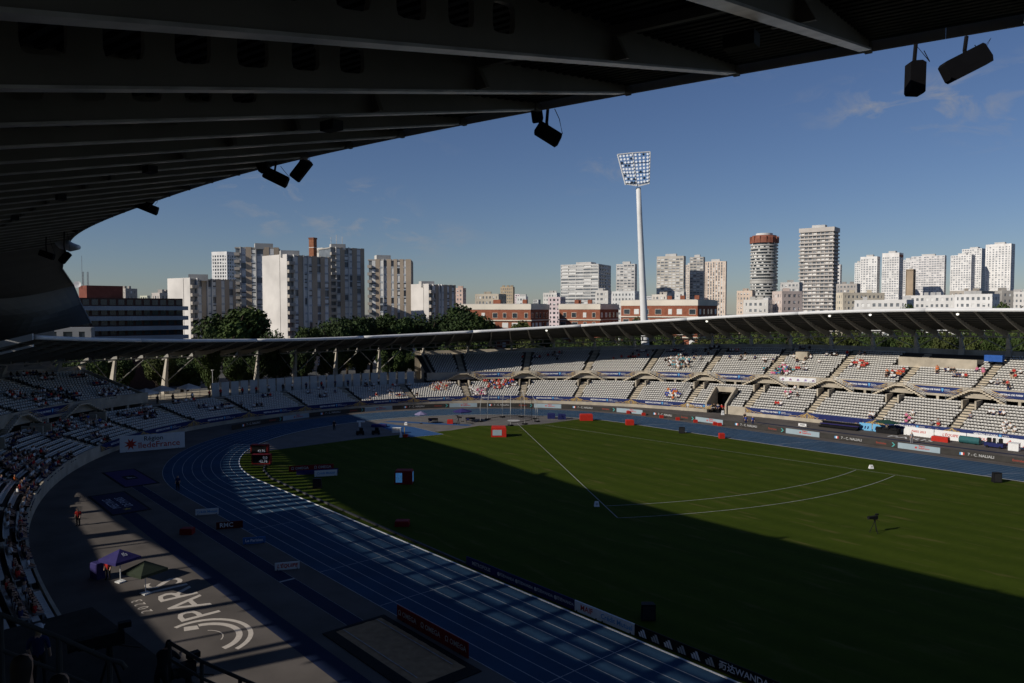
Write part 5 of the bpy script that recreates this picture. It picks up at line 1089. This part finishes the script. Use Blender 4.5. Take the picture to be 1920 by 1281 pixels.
# --- tripod camera on the grass, and field equipment
def tripod_cam(label, p, rz, h=1.15, head=.9):
    t = thing('tripod_camera', label, 'camera', p, rz)
    for k in range(3): a = 2.094 * k + .5; MB().tube((.45 * math.cos(a), .45 * math.sin(a), 0), (0, 0, h), .035, .03, n=6).build('leg', M_black, t)
    MB().tube((0, 0, h - .1), (0, 0, h + .18), .09, .07, n=8).build('fluid_head', M_black, t); b_ = MB(); b_.box((.0, 0, h + .36), (.62 * head, .24, .34)); b_.box((-.4 * head, 0, h + .38), (.5 * head, .26, .26)); cb = b_.build('camera_body', M_black, t)
    MB().tube((-.62 * head, 0, h + .38), (-.85 * head, 0, h + .38), .14, .17, n=10).build('lens_hood', M_black, cb); MB().box((.34 * head, .1, h + .62), (.3, .18, .14)).build('viewfinder', M_black, cb); MB().tube((.2, .1, h + .12), (.75, .25, h - .15), .02, n=5).build('pan_bar', M_black, t)
    return t
tripod_cam('television camera on a tripod alone on the sunlit grass', (61.6, 0, 0), fr + .25, 1.15)
tripod_cam('camera on a tripod in the throwing zone', (-20.7, 11.0, 0), fr + 2.4, 1.1)
for lab, x, y, h, r_, m in (('pale parasol on a thin pole in the throwing zone', -26.5, 6.4, 2.3, 1.25, mat('lilac_cloth', (.22, .2, .32), .7, .1, 2)), ('dark blue parasol before the throwing cage', -23.4, 14.0, 2.5, 1.9, M_purple)):
    t = thing('parasol', lab, 'parasol', (x, y, 0)); MB().tube((0, 0, 0), (0, 0, h + .1), .03, n=6).build('pole', M_rail, t); mb = MB(); n_ = 8
    ring = [(r_ * math.cos(6.283 * i / n_), r_ * math.sin(6.283 * i / n_), h - .45) for i in range(n_)]; mb.add(ring + [(0, 0, h + .1)] + [(x_ * .98, y_ * .98, z_ - .12) for x_, y_, z_ in ring], [(i, (i + 1) % n_, n_) for i in range(n_)] + [(n_ + 1 + i, n_ + 1 + (i + 1) % n_, (i + 1) % n_, i) for i in range(n_)]); mb.build('canopy', m, t); MB().tube((0, 0, 0), (0, 0, .08), .3, n=10).build('foot', M_black, t)
t = thing('start_stand', 'white stand shaped like a T by the far track', 'stand', (-30.8, -4.4, 0), fr); MB().box((0, 0, .45), (.35, .3, .9)).build('column', M_white, t); MB().box((.2, 0, 1.0), (1.4, .35, .25)).build('top', M_white, t)
t = thing('jump_mat', 'low navy mat on the runway beside the white stand', 'mat', (-28.6, -1.6, 0), fr); MB().box((0, 0, .22), (2.7, 1.4, .42)).build('cover', M_purple, t); MB().box((0, 0, .02), (2.9, 1.6, .04)).build('base', M_black, t)
for lab, x, y in (('black cart with equipment in shade beside the runway', -21.4, -6.6), ('smaller black cart left of it in shade beside the runway', -22.8, -8.9)):
    t = thing('equipment_cart', lab, 'cart', (x, y, 0), fr + .3); MB().box((0, 0, .45), (1.3, .8, .5)).build('tray', M_black, t); MB().box((.2, .1, .95), (.6, .5, .5)).build('load', M_black, t); [MB().tube((sx * .5, sy * .42, .2), (sx * .5, sy * .48, .2), .2, n=12).build('wheel', M_black, t) for sx in (-1, 1) for sy in (-1, 1)]
t = thing('judges_table', 'white slatted bench box at the corner of the blue runway', 'bench', (-20.0, -3.2, 0), fr); MB().box((0, 0, .98), (1.6, .7, .06)).build('top', M_white, t); [MB().box((-.75 + .25 * i, -.33, .5), (.06, .05, .9)).build('slat', M_white, t) for i in range(7)]; MB().box((0, .3, .5), (1.55, .05, .9)).build('back', M_white, t)
t = thing('measuring_post', 'yellow and red measuring post beside a white cone at the runway corner', 'post', (-15.6, -4.4, 0), fr); MB().box((.2, 0, .25), (.7, .5, .5)).build('base', M_red, t); MB().tube((0, 0, 0), (0, 0, 1.7), .06, .04, n=7).build('pole', mat('yellow_paint', (.5, .32, .02), .6, .1, 3), t); MB().tube((-.6, 0, 0), (-.6, 0, .7), .3, .15, n=8).build('cone', M_white, t)
for lab, x, y in (('dark sun lounger shaped bench under the pale parasol', -25.6, 8.6), ('dark bench with bags before the throwing cage', -21.6, 14.6)):
    t = thing('bench', lab, 'bench', (x, y, 0), fr + .1); MB().box((0, 0, .42), (1.9, .5, .07)).build('seat', M_black, t); MB().box((0, .25, .75), (1.9, .06, .4)).build('backrest', M_black, t); [MB().box((q, 0, .2), (.06, .45, .4)).build('leg', M_black, t) for q in (-.8, .8)]; MB().box((-.5, 0, .6), (.5, .35, .3)).build('bag', M_navyp, t)
# --- throwing cage
t = thing('throwing_cage', 'tall netted throwing cage with curved white posts', 'cage'); NETP = []
dirS = Vector((math.cos((a0 + a1) / 2), math.sin((a0 + a1) / 2), 0)); perp = Vector((-dirS.y, dirS.x, 0))
for k, (fx, fy) in enumerate(((4.6, -3.3), (1.9, -3.9), (-1.4, -3.6), (-3.6, -1.5), (-3.6, 1.5), (-1.4, 3.6), (1.9, 3.9), (4.6, 3.3))):
    b_ = CIR + dirS * fx + perp * fy; out_ = (b_ - CIR).normalized(); hh = 6.4 if k in (0, 1, 6, 7) else 5.0; mb = MB()
    mb.path([b_ + out_ * 1.0, b_ + out_ * 1.05 + Vector((0, 0, hh * .45)), b_ + out_ * .75 + Vector((0, 0, hh * .8)), b_ + Vector((0, 0, hh))], .045, n=6); mb.build('post', mat('dull_white_post', (.5, .5, .48), .6, .1, 2), t); NETP.append((b_, hh)); MB().box(b_ + out_ * 1.0 + Vector((0, 0, .12)), (.8, .8, .24)).build('ballast', M_black, t)
net = MB()
for (a, ha), (b, hb_) in zip(NETP[:-1], NETP[1:]):
    L_ = (b - a).length; nv = int(L_ / .45); h_ = min(ha, hb_)
    for i in range(nv + 1): p_ = a.lerp(b, i / nv); net.tube(p_, p_ + Vector((0, 0, ha + (hb_ - ha) * i / nv)), .009, n=3, cap=False)
    for j in range(int(h_ / .45) + 1): net.tube(a + Vector((0, 0, .45 * j)), b + Vector((0, 0, .45 * j)), .009, n=3, cap=False)
    net.obox((a + b) / 2 + Vector((0, 0, .4)), b - a, (b - a).cross(Vector((0, 0, 1))).normalized() * .02, (0, 0, .1))
net.build('net', M_black, t, kind='stuff')
# --- right-hand apron: boards, lounge, carts
t = thing('stage_bench', 'navy and violet covered bench stage on the far apron', 'stage', (29.0, 61.2, 0), 0.05)
for k in range(3): MB().box((0, -.9 + .7 * k, .35 + .35 * k), (7.0, .6, .12)).build('step', M_purple if k % 2 else M_black, t); MB().box((0, -.9 + .7 * k, .17 + .17 * k), (6.8, .08, .3 + .3 * k)).build('riser', M_black, t)
MB().box((-.5, 1.3, 1.55), (8.0, .2, .7)).build('back_panel', M_navyp, t)
for x in (31.5, 33.9): t, ux, nn = board('screen_board', 'bright blue screen board by the stage bench, %s one' % ('left' if x < 33 else 'right'), 'board', (x + 1.6, 62.6, 0), (1, .02), 2.2, 1.35, mat('sky_blue_panel', (.16, .42, .66), .5, .1, 1)); [flat(t, ux, nn, [(-.7 + .5 * i, .3), (-.5 + .5 * i, .3), (-.35 + .5 * i, .8), (-.6 + .5 * i, .8)], M_navyp, 'figure_print') for i in range(3)]
t = thing('lounge_pod', 'dark seating pod under a green parasol on the far apron', 'lounge', (37.2, 62.0, 0)); MB().box((0, .3, .5), (3.6, 1.6, .9)).build('sofa', M_black, t); [MB().box((-1.3 + 1.3 * i, -.4, .95), (.9, .5, .3)).build('cushion', M_black, t) for i in range(3)]; MB().tube((0, 0, 0), (0, 0, 2.2), .04, n=6).build('pole', M_rail, t)
mb = MB(); n_ = 8; rg = [(2.3 * math.cos(6.283 * i / n_), 1.9 * math.sin(6.283 * i / n_), 1.95) for i in range(n_)]; mb.add(rg + [(0, 0, 2.5)], [(i, (i + 1) % n_, n_) for i in range(n_)] + [tuple(range(n_ - 1, -1, -1))]); mb.build('parasol', mat('bottle_green_cloth', (.02, .06, .045), .7, .1, 2), t)
for k in range(7):
    x = 39.6 + 5.0 * k; pr = [(("PARIS 2023", .5),), (("L'ÉQUIPE", .62),), (("L'ÉQUIPE", .62),), (), (), (("Région Île-de-France", .4),), (("PARIS", .5),)][k]
    t, ux, nn = board('apron_board', 'long white board on the far apron, %s from the green parasol' % ('first', 'second', 'third', 'fourth', 'fifth', 'sixth', 'seventh')[k], 'advertising board', (x + 2.4, 63.0 - .012 * max(0, x - 40) ** 1.25, 0), (1, -.05), 4.95, 1.5, M_white, [(a, s_, 0, .8, M_redp, .2) for a, s_ in pr], group='white boards on the far apron')
    if k in (3, 4):
        for c_ in (-1.3, 1.2): flat(t, ux, nn, [(c_ - .6, .45), (c_ + .6, .45), (c_ + .1, 1.2)], M_redp, 'red_triangle'); flat(t, ux, nn, [(c_ - .7, .25), (c_ + .7, .25), (c_ + .7, .38), (c_ - .7, .38)], M_redp, 'red_bar')
softbox('red_bench', 'red covered bench before the white boards on the far apron', 'bench', (46.4, 60.4, 0), (2.6, .9, .85), M_red, -.05); t = thing('teal_roll', 'dark teal rolled mat before the white boards', 'mat', (50.4, 61.6, 0), -.05); MB().tube((-1.5, 0, .6), (1.5, 0, .6), .6, n=16).build('roll', mat('teal_cover', (.03, .11, .115), .6, .1, 2), t); [MB().box((q, 0, .1), (.1, 1.0, .2)).build('cradle', M_black, t) for q in (-1, 1)]
t = thing('camera_cart', 'dark cart with cameras and cables at the right end of the far apron', 'cart', (54.2, 60.8, 0)); MB().box((0, 0, .5), (2.6, 1.4, .6)).build('tray', M_navyp, t); [MB().box((q, 0, 1.15), (.5, .5, .7)).build('camera', M_black, t) for q in (-.8, 0, .8)]; MB().box((.3, -.3, 1.2), (.12, .12, 1.0)).build('upright', M_white, t); [MB().tube((sx, sy * .72, .2), (sx, sy * .8, .2), .2, n=12).build('wheel', M_black, t) for sx in (-.9, .9) for sy in (-1, 1)]
t = thing('white_plinth', 'white cube plinth at the right edge of the far apron', 'plinth', (57.0, 60.2, 0), .05); MB().box((0, 0, .6), (1.4, 1.2, 1.15)).build('body', M_white, t); MB().box((0, 0, 1.2), (1.5, 1.3, .06)).build('lid', M_white, t)
board('arrow_sign', 'small white arrow sign lying by the stage bench', 'sign', (23.3, 58.3, 0), (1, .1), 1.5, .55, M_white, (('PARIS', .36, 0, .28, M_blackp),))
# --- start clocks inside the shaded bend
for lab, x, y, a_, b_ in (('red timing clock showing two rows of digits by the bend kerb', -8.9, -32.4, '0.0', '42.76'), ('dark timing clock farther round the bend kerb', -16.5, -29.5, '', '42.76')):
    t = thing('timing_clock', lab, 'clock', (x, y, 0), fr); MB().box((0, 0, .95), (2.6, .9, 1.3)).build('housing', mat('deep_red_panel', (.20, .016, .016)), t); MB().box((0, -.46, .95), (2.2, .03, 1.05)).build('display', M_black, t); MB().box((0, 0, .15), (2.2, .8, .3)).build('plinth', M_black, t)
    for q, (tx, z) in enumerate(((a_, 1.2), (b_, .7))):
        if tx: vs, fs = text_data(tx, .52, 'RIGHT', 0, .01); MB().add([(v.x + .95, -.485, v.y + z) for v in vs], fs).build('digits', mat('lit_digits', (.6, .62, .7), .5, 0, emit=.12), t)
# --- near apron canopies
for lab, x, y, m, w, h in (('violet square canopy with white letters on the near apron', 27.6, -59.4, M_purple, 2.2, 2.0), ('dark green parasol beside the violet canopy', 31.6, -58.6, mat('dark_olive_cloth', (.035, .045, .03), .7, .1, 2), 2.3, 1.9)):
    t = thing('canopy', lab, 'parasol', (x, y, 0), .35); b_ = [(-w / 2, -w / 2, h), (w / 2, -w / 2, h), (w / 2, w / 2, h), (-w / 2, w / 2, h)]
    MB().add(b_ + [(0, 0, h + .7)] + [(x_, y_, h - .22) for x_, y_, _ in b_], [(0, 1, 4), (1, 2, 4), (2, 3, 4), (3, 0, 4), (0, 5, 6, 1), (1, 6, 7, 2), (2, 7, 8, 3), (3, 8, 5, 0)]).build('cloth', m, t); MB().tube((0, 0, 0), (0, 0, h + .6), .035, n=6).build('pole', M_white, t); MB().box((0, 0, .05), (.6, .6, .1)).build('foot', M_white, t)
    if m is M_purple: vs, fs = text_data('ffa', .5); MB().add([(-v.y * .9 + .6, v.x * .9, h + .7 - (.6 - v.y * .9) * .64 + .04) for v in vs], fs).build('lettering', M_wprint, t)
softbox('blue_case', 'blue case standing by the near stand edge', 'case', (25.3, -60.4, 0), (1.0, 1.0, 1.3), M_purple, .3)
# ================================================================== PEOPLE
SKIN = [mat('skin_%d' % i, c, .6, .05, 5) for i, c in enumerate(((.50, .32, .23), (.36, .21, .14), (.12, .065, .045)))]
HAIR = [mat('hair_%d' % i, c, .6, .1, 5) for i, c in enumerate(((.02, .015, .012), (.08, .045, .025), (.25, .17, .09)))]
CL = {'white': (.68, .68, .66), 'red': (.45, .035, .03), 'black': (.018, .018, .02), 'blue': (.03, .07, .30), 'navy': (.02, .03, .09), 'grey': (.25, .25, .26), 'pink': (.55, .15, .26), 'orange': (.55, .13, .03), 'teal': (.08, .28, .32), 'beige': (.45, .37, .27), 'green': (.05, .16, .07), 'yellow': (.55, .42, .06)}
CLM = {k: mat('cloth_' + k, c, .85, .1, 4) for k, c in CL.items()}
def person_mesh(pose, sub=0):
    """one continuous skinned body; returns mesh with slots skin, top, trousers, hair"""
    if pose == 'sit':
        J = {'pel': (0, 0, .48), 'wst': (0, .02, .66), 'chs': (0, .02, .88), 'nck': (0, 0, 1.07), 'hd': (0, -.02, 1.17), 'tp': (0, -.02, 1.30)}
        for s_, n in ((-1, 'l'), (1, 'r')): J.update({'hip' + n: (.10 * s_, -.05, .47), 'kn' + n: (.13 * s_, -.46, .49), 'an' + n: (.13 * s_, -.44, .09), 'ft' + n: (.14 * s_, -.60, .04), 'sh' + n: (.20 * s_, .02, .98), 'el' + n: (.27 * s_, -.06, .73), 'wr' + n: (.17 * s_, -.30, .60), 'hn' + n: (.13 * s_, -.40, .56)})
    elif pose == 'stand':
        J = {'pel': (0, 0, .92), 'wst': (0, 0, 1.10), 'chs': (0, .01, 1.30), 'nck': (0, 0, 1.49), 'hd': (0, -.02, 1.58), 'tp': (0, -.02, 1.72)}
        for s_, n in ((-1, 'l'), (1, 'r')): J.update({'hip' + n: (.10 * s_, 0, .90), 'kn' + n: (.12 * s_, -.03, .49), 'an' + n: (.13 * s_, .02, .09), 'ft' + n: (.14 * s_, -.14, .04), 'sh' + n: (.20 * s_, .01, 1.40), 'el' + n: (.26 * s_, .03, 1.13), 'wr' + n: (.24 * s_, -.10, .90), 'hn' + n: (.23 * s_, -.15, .80)})
    else:                                                                      # leaning forward over a rail
        J = {'pel': (0, .12, .92), 'wst': (0, .02, 1.08), 'chs': (0, -.14, 1.25), 'nck': (0, -.28, 1.38), 'hd': (0, -.36, 1.46), 'tp': (0, -.40, 1.59)}
        for s_, n in ((-1, 'l'), (1, 'r')): J.update({'hip' + n: (.10 * s_, .12, .90), 'kn' + n: (.12 * s_, .05, .49), 'an' + n: (.13 * s_, .12, .09), 'ft' + n: (.14 * s_, -.04, .04), 'sh' + n: (.20 * s_, -.2, 1.31), 'el' + n: (.28 * s_, -.36, 1.08), 'wr' + n: (.20 * s_, -.60, 1.08), 'hn' + n: (.16 * s_, -.70, 1.10)})
    rad = {'pel': .135, 'wst': .125, 'chs': .15, 'nck': .06, 'hd': .095, 'tp': .085, 'hip': .095, 'kn': .062, 'an': .045, 'ft': .045, 'sh': .072, 'el': .046, 'wr': .036, 'hn': .042}
    E = [('pel', 'wst'), ('wst', 'chs'), ('chs', 'nck'), ('nck', 'hd'), ('hd', 'tp')]
    for n in 'lr': E += [('pel', 'hip' + n), ('hip' + n, 'kn' + n), ('kn' + n, 'an' + n), ('an' + n, 'ft' + n), ('chs', 'sh' + n), ('sh' + n, 'el' + n), ('el' + n, 'wr' + n), ('wr' + n, 'hn' + n)]
    names = list(J); me = bpy.data.meshes.new('p'); me.from_pydata([J[n] for n in names], [(names.index(a), names.index(b)) for a, b in E], []); ob = bpy.data.objects.new('p', me); sc.collection.objects.link(ob)
    md = ob.modifiers.new('skin', 'SKIN'); md.use_smooth_shade = True
    if not me.skin_vertices: bpy.context.view_layer.objects.active = ob; bpy.context.view_layer.update()
    for i, n in enumerate(names):
        r_ = rad.get(n, rad.get(n[:-1])); me.skin_vertices[0].data[i].radius = (r_, r_)
    me.skin_vertices[0].data[0].use_root = True
    if sub: ob.modifiers.new('s', 'SUBSURF').levels = sub
    dg = bpy.context.evaluated_depsgraph_get(); dg.update(); out_ = bpy.data.meshes.new_from_object(ob.evaluated_get(dg)); bpy.data.objects.remove(ob)
    segs = [(Vector(J[a]), Vector(J[b]), a, b) for a, b in E]; out_.materials.clear()
    for k in range(4): out_.materials.append(SKIN[0])
    fc = -1
    for p_ in out_.polygons:
        c_ = p_.center; best = min(segs, key=lambda s_: (c_ - s_[0].lerp(s_[1], max(0, min(1, (c_ - s_[0]).dot(s_[1] - s_[0]) / (s_[1] - s_[0]).length_squared)))).length); a, b = best[2], best[3]
        if b in ('hd', 'tp'): i = 3 if (c_.z > J['tp'][2] - .02 or c_.y > J['hd'][1] + .02) else 0
        elif a == 'nck' or b == 'nck': i = 0 if c_.z > J['nck'][2] - .03 else 1
        elif a[:2] in ('el', 'wr'): i = 0
        elif a[:2] in ('hi', 'kn', 'an') or b[:2] == 'hi': i = 2
        elif a == 'pel' and c_.z < J['pel'][2] + .03: i = 2
        else: i = 1
        p_.material_index = i; p_.use_smooth = True
    return out_
PM = {'sit': person_mesh('sit'), 'stand': person_mesh('stand'), 'stand_fine': person_mesh('stand', 1), 'lean': person_mesh('lean', 1), 'sit_fine': person_mesh('sit', 1)}
def person(pose, p, face, top, trousers, label, group=None, hair=0, skin=0, sc_=1.0):
    """face: horizontal direction the person looks"""
    o = link('person', PM[pose], None, p, math.atan2(face[1], face[0]) + math.pi / 2, label=label, cat='person', group=group); o.scale = (sc_,) * 3
    for i, m in enumerate((SKIN[skin], CLM[top], CLM[trousers], HAIR[hair])): o.material_slots[i].link = 'OBJECT'; o.material_slots[i].material = m
    return o
rnd = random.Random(3); used = set()
SP = []
for k, (p, s, ti, i) in enumerate(SEATS):
    q = proj(p + Vector((0, 0, .7))); SP.append((q[0], q[1], k))
CLUST = [(795, 852, 706, 736, 34, ('white', 'white', 'red', 'beige'), 'the packed group left of the throwing cage', 0), (872, 918, 722, 748, 28, ('white', 'white', 'grey', 'pink'), 'the packed group low behind the throwing cage', 0), (898, 988, 700, 733, 38, ('red', 'red', 'white', 'black', 'blue'), 'the red clad group behind the throwing cage', 0),
 (1238, 1306, 664, 696, 40, ('white', 'white', 'black', 'teal', 'grey'), 'the crowd right of the mast', 1), (1428, 1492, 680, 708, 30, ('pink', 'blue', 'white', 'teal', 'black'), 'the colourful group below the round tower', 0), (1246, 1278, 726, 752, 20, ('blue', 'blue', 'white', 'orange'), 'the blue clad group left of the tunnel', 0),
 (1654, 1706, 688, 714, 16, ('red', 'white', 'black', 'orange'), 'the upper group below the white towers', 0), (1575, 1640, 670, 692, 16, ('black', 'red', 'white'), 'the back row below the tallest tower', 0), (1745, 1760, 680, 700, 3, ('black', 'orange'), 'an almost empty upper block', 0), (1828, 1845, 690, 705, 3, ('pink', 'navy'), 'the pair at the upper right', 0), (1880, 1905, 705, 730, 4, ('red', 'white', 'black'), 'the upper tier at the right edge', 1),
 (1690, 1720, 768, 795, 5, ('white', 'navy', 'pink'), 'the lower tier behind the white boards', 0), (1742, 1760, 780, 800, 3, ('red', 'grey'), 'the lower tier above the teal roll', 0), (1862, 1908, 790, 815, 6, ('red', 'white', 'black'), 'the lower tier at the right edge', 0), (1630, 1655, 774, 792, 3, ('white', 'navy'), 'the pair just above the blue screens', 0),
 (1150, 1230, 655, 678, 10, ('black', 'navy', 'red'), 'the shaded top rows above the cage side', 0), (1300, 1420, 652, 672, 12, ('black', 'navy', 'grey'), 'the shaded top rows right of the mast', 0), (1430, 1540, 660, 682, 10, ('black', 'white', 'navy'), 'the shaded top rows below the tallest tower', 0), (690, 745, 730, 758, 9, ('white', 'navy', 'red'), 'the edge of the shade in the bend', 0), (1460, 1500, 722, 745, 6, ('white', 'pink', 'black'), 'the lower tier right of the tunnel', 0),
 (20, 240, 725, 835, 22, ('white', 'red', 'black', 'beige', 'blue'), 'the shaded stand left of the bend', 0), (0, 150, 850, 1110, 12, ('white', 'black', 'navy', 'orange'), 'the dark rows of the near stand', 0)]
for x0, x1, y0, y1, n, pal, ph, st in CLUST:
    cand = [k for (x, y, k) in SP if x0 < x < x1 and y0 < y < y1 and k not in used]; rnd.shuffle(cand)
    cx, cy = (x0 + x1) / 2, (y0 + y1) / 2
    if n > 15: cand.sort(key=lambda k: ((SP[k][0] - cx) / (x1 - x0)) ** 2 + ((SP[k][1] - cy) / (y1 - y0)) ** 2 + rnd.uniform(0, .22))
    for k in cand[:n]:
        used.add(k); p, s, ti, i = SEATS[k]; n_ = ON_(s); top = rnd.choice(pal); stand_ = st and rnd.random() < .7
        pos = p - n_ * (.34 if stand_ else .12) + Vector((0, 0, 0 if stand_ else -.03)); a = rnd.uniform(-.4, .4); fc = Vector((-n_.x * math.cos(a) + n_.y * math.sin(a), -n_.y * math.cos(a) - n_.x * math.sin(a), 0))
        person('stand' if stand_ else 'sit', pos, fc, top, rnd.choice(('navy', 'black', 'grey', 'beige')), 'spectator in %s top %s in %s' % (top, 'standing' if stand_ else 'seated', ph), 'spectators in the stands', rnd.randrange(3), rnd.choice((0, 0, 1, 2)), rnd.uniform(.93, 1.05))
# the many more spectators in the shaded stands, too small to tell apart
BM = [SKIN[0], CLM['white'], CLM['black'], CLM['navy'], CLM['red'], CLM['grey'], HAIR[0], SKIN[2]]
pv = np.array([v.co[:] for v in PM['sit'].vertices]); pf = [tuple(p_.vertices) for p_ in PM['sit'].polygons]; pm_ = [p_.material_index for p_ in PM['sit'].polygons]; crowd = MB()
for x0, x1, y0, y1, n in ((0, 240, 700, 860, 150), (0, 200, 850, 1150, 170), (240, 420, 690, 790, 40), (420, 760, 715, 775, 40), (1000, 1920, 650, 676, 60), (1100, 1920, 676, 800, 26)):
    cand = [k for (x, y, k) in SP if x0 < x < x1 and y0 < y < y1 and k not in used]; rnd.shuffle(cand)
    seeds = cand[:max(1, n // 3)]; pick = []
    for k in seeds: pick += [q for q in range(k - 2, k + 3) if 0 <= q < len(SEATS) and q not in used and rnd.random() < .8]
    for k in pick[:n]:
        used.add(k); p, s, ti, i = SEATS[k]; n_ = ON_(s); ang = math.atan2(-n_.y, -n_.x) + math.pi / 2 + rnd.uniform(-.4, .4); c_, s_ = math.cos(ang), math.sin(ang); o_ = p - n_ * .12
        mp_ = [rnd.choice((0, 0, 7)), rnd.choice((1, 1, 2, 3, 4, 5)), rnd.choice((2, 3, 5)), 6]; off = len(crowd.v); crowd.v += [(o_.x + c_ * x - s_ * y, o_.y + s_ * x + c_ * y, o_.z + z) for x, y, z in pv]; crowd.f += [tuple(a + off for a in f_) for f_ in pf]; crowd.m += [mp_[m_] for m_ in pm_]
crowd.build('spectators', BM, kind='stuff', label='scattered spectators seated through the shaded stands', cat='crowd')
# stewards and athletes on the ground
GP = [('stand', (15.3, 52.0, 0), 'blue', 'navy', 'official in blue walking on the far apron, left of the pair'), ('stand', (16.6, 52.3, 0), 'blue', 'navy', 'official in blue walking on the far apron, right of the pair'), ('stand', (12.9, 55.5, 0), 'black', 'black', 'photographer in black on the far apron behind the pair in blue'), ('stand', (-1.7, -45.9, 0), 'navy', 'black', 'person in dark clothes on the shaded track by the bend'), ('stand', (7.4, -58.4, 0), 'red', 'black', 'person in red top beside the near stand edge'), ('stand', (26.3, -60.0, 0), 'red', 'black', 'person in red behind the violet canopy'), ('stand', (43.8, 55.3, 0), 'grey', 'grey', 'person in grey bending behind the far boards'), ('stand', (-30.5, -9.8, 0), 'black', 'black', 'person in black at the inside edge of the sunlit bend')]
for pose, p, tp, tr, lab in GP: person(pose, p, toC, tp, tr, lab)
for k in range(7): person('stand', O(TUN[0] + .5 + .55 * k, 1.2 + (k % 3) * .7, 0), -ON_(tn), ('white', 'black', 'white', 'navy', 'red', 'navy', 'red')[k], 'black', 'person in %s top waiting in the tunnel mouth' % ('white', 'black', 'white', 'navy', 'red', 'navy', 'red')[k], 'people in the tunnel mouth', k % 3, k % 3)
for k in range(16): s = -27 + 2.9 * k + rnd.uniform(-.6, .6); tp = rnd.choice(('black', 'white', 'navy', 'red')); person('stand', O(s, rnd.uniform(10.6, 12.8), fz), -ON_(s), tp, 'black', 'visitor in %s top standing on the bend concourse before the panel fence' % tp, 'visitors on the bend concourse', k % 3, k % 3)
# ================================================================== CAMERA POSITION: high terrace of the near stand
tr_ = thing('near_terrace', 'dark stepped terrace below the viewpoint at the lower left', 'terrace')
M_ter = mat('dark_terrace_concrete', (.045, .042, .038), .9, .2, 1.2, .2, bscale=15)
ta, tb = s_of(64.0, False), s_of(103, False)
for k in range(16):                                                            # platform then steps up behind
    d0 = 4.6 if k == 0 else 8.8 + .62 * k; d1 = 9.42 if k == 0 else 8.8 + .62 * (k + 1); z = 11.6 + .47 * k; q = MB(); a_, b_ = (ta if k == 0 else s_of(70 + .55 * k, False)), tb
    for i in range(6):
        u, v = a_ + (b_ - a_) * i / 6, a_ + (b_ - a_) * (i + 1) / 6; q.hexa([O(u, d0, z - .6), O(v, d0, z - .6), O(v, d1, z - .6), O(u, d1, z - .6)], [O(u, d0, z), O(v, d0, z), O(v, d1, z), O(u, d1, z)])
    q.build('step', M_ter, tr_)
M_rl = mat('dark_painted_rail', (.05, .05, .047), .5, .1, 4)
def rail_run(label, pts, posts, r_=.03):
    t = thing('guard_rail', label, 'railing'); MB().path(pts, r_, n=8).build('top_rail', M_rl, t, smooth=True); MB().path([p - Vector((0, 0, .42)) for p in pts], r_ * .8, n=8).build('mid_rail', M_rl, t, smooth=True)
    for p in posts: MB().tube(p - Vector((0, 0, 1.15)), p, r_ * 1.1, n=8).build('post', M_rl, t)
P1 = [pt(-60, 1128, 8.6), pt(0, 1152, 8.7), pt(110, 1195, 8.9), pt(205, 1237, 9.1), pt(228, 1243, 9.15), pt(236, 1254, 9.15)]; rail_run('dark tubular stair rail at the lower left corner', P1, [P1[1], P1[2], P1[3]])
P2 = [pt(318, 1205, 18.5), pt(378, 1240, 18.2), pt(450, 1272, 18.0), pt(540, 1310, 17.8)]; rail_run('dark platform rail in front of the leaning photographer', P2, [P2[0], P2[1], P2[2]], .045)
def on_ter(px, w, d_try=None):
    p = pt(px, 1200, w); best = min(((O(s_, d_) - Vector((p.x, p.y, 0))).length, d_) for s_ in [ta + (tb - ta) * i / 60 for i in range(61)] for d_ in [4.6 + .3 * j for j in range(44)])[1]
    z = 11.6 if best < 9.42 else 11.6 + .47 * int((best - 8.8) / .62); return Vector((p.x, p.y, z))
pa = on_ter(72, 20.5); o = person('stand_fine', pa, (-.9, .45), 'navy', 'black', 'person in navy shirt and pale cap standing at the lower left', None, 2, 0)
hat = MB(); n_ = 14; hat.add([(.13 * math.cos(6.283 * i / n_), .13 * math.sin(6.283 * i / n_) - .02, 1.66) for i in range(n_)] + [(.1 * math.cos(6.283 * i / n_), .1 * math.sin(6.283 * i / n_) - .02, 1.77) for i in range(n_)] + [(0, -.02, 1.80)], [(i, (i + 1) % n_, n_ + (i + 1) % n_, n_ + i) for i in range(n_)] + [(n_ + i, n_ + (i + 1) % n_, 2 * n_) for i in range(n_)]); hat.box((0, -.19, 1.665), (.18, .16, .015)); hat.build('cap', mat('pale_cap', (.5, .52, .58), .8, .05, 4), o)
pb = on_ter(304, 19.6); person('lean', pb, (-.75, .66), 'black', 'black', 'person in dark clothes leaning over the platform rail with a camera', None, 0, 1)
tripod_cam('small camera on a tripod beside the leaning person', on_ter(352, 18.8), fr + .8, 1.0, .5); tripod_cam('large broadcast camera on a tall tripod at the lower left', on_ter(205, 19.5), fr + .6, 1.45, 1.1)
t = thing('monitor', 'small monitor with a bright blue picture on the platform', 'screen', on_ter(328, 18.0), fr + .3); MB().box((0, 0, .55), (.5, .06, .62)).build('housing', M_black, t); MB().box((0, -.035, .58), (.44, .01, .5)).build('screen', mat('bright_blue_screen', (.08, .32, .8), .4, .5, 4, emit=.5), t); MB().box((0, 0, .12), (.3, .3, .24)).build('stand', M_black, t)
for px, py, w, lab in ((38, 1250, 6.0, 'dark haired spectator whose head rises at the bottom left corner'), (108, 1285, 6.4, 'dark haired spectator just right of the corner head')):
    p = pt(px, py, w); person('sit_fine', p - Vector((0, 0, 1.2)), (-.8, .6), 'black', 'black', lab, None, 0, 1)
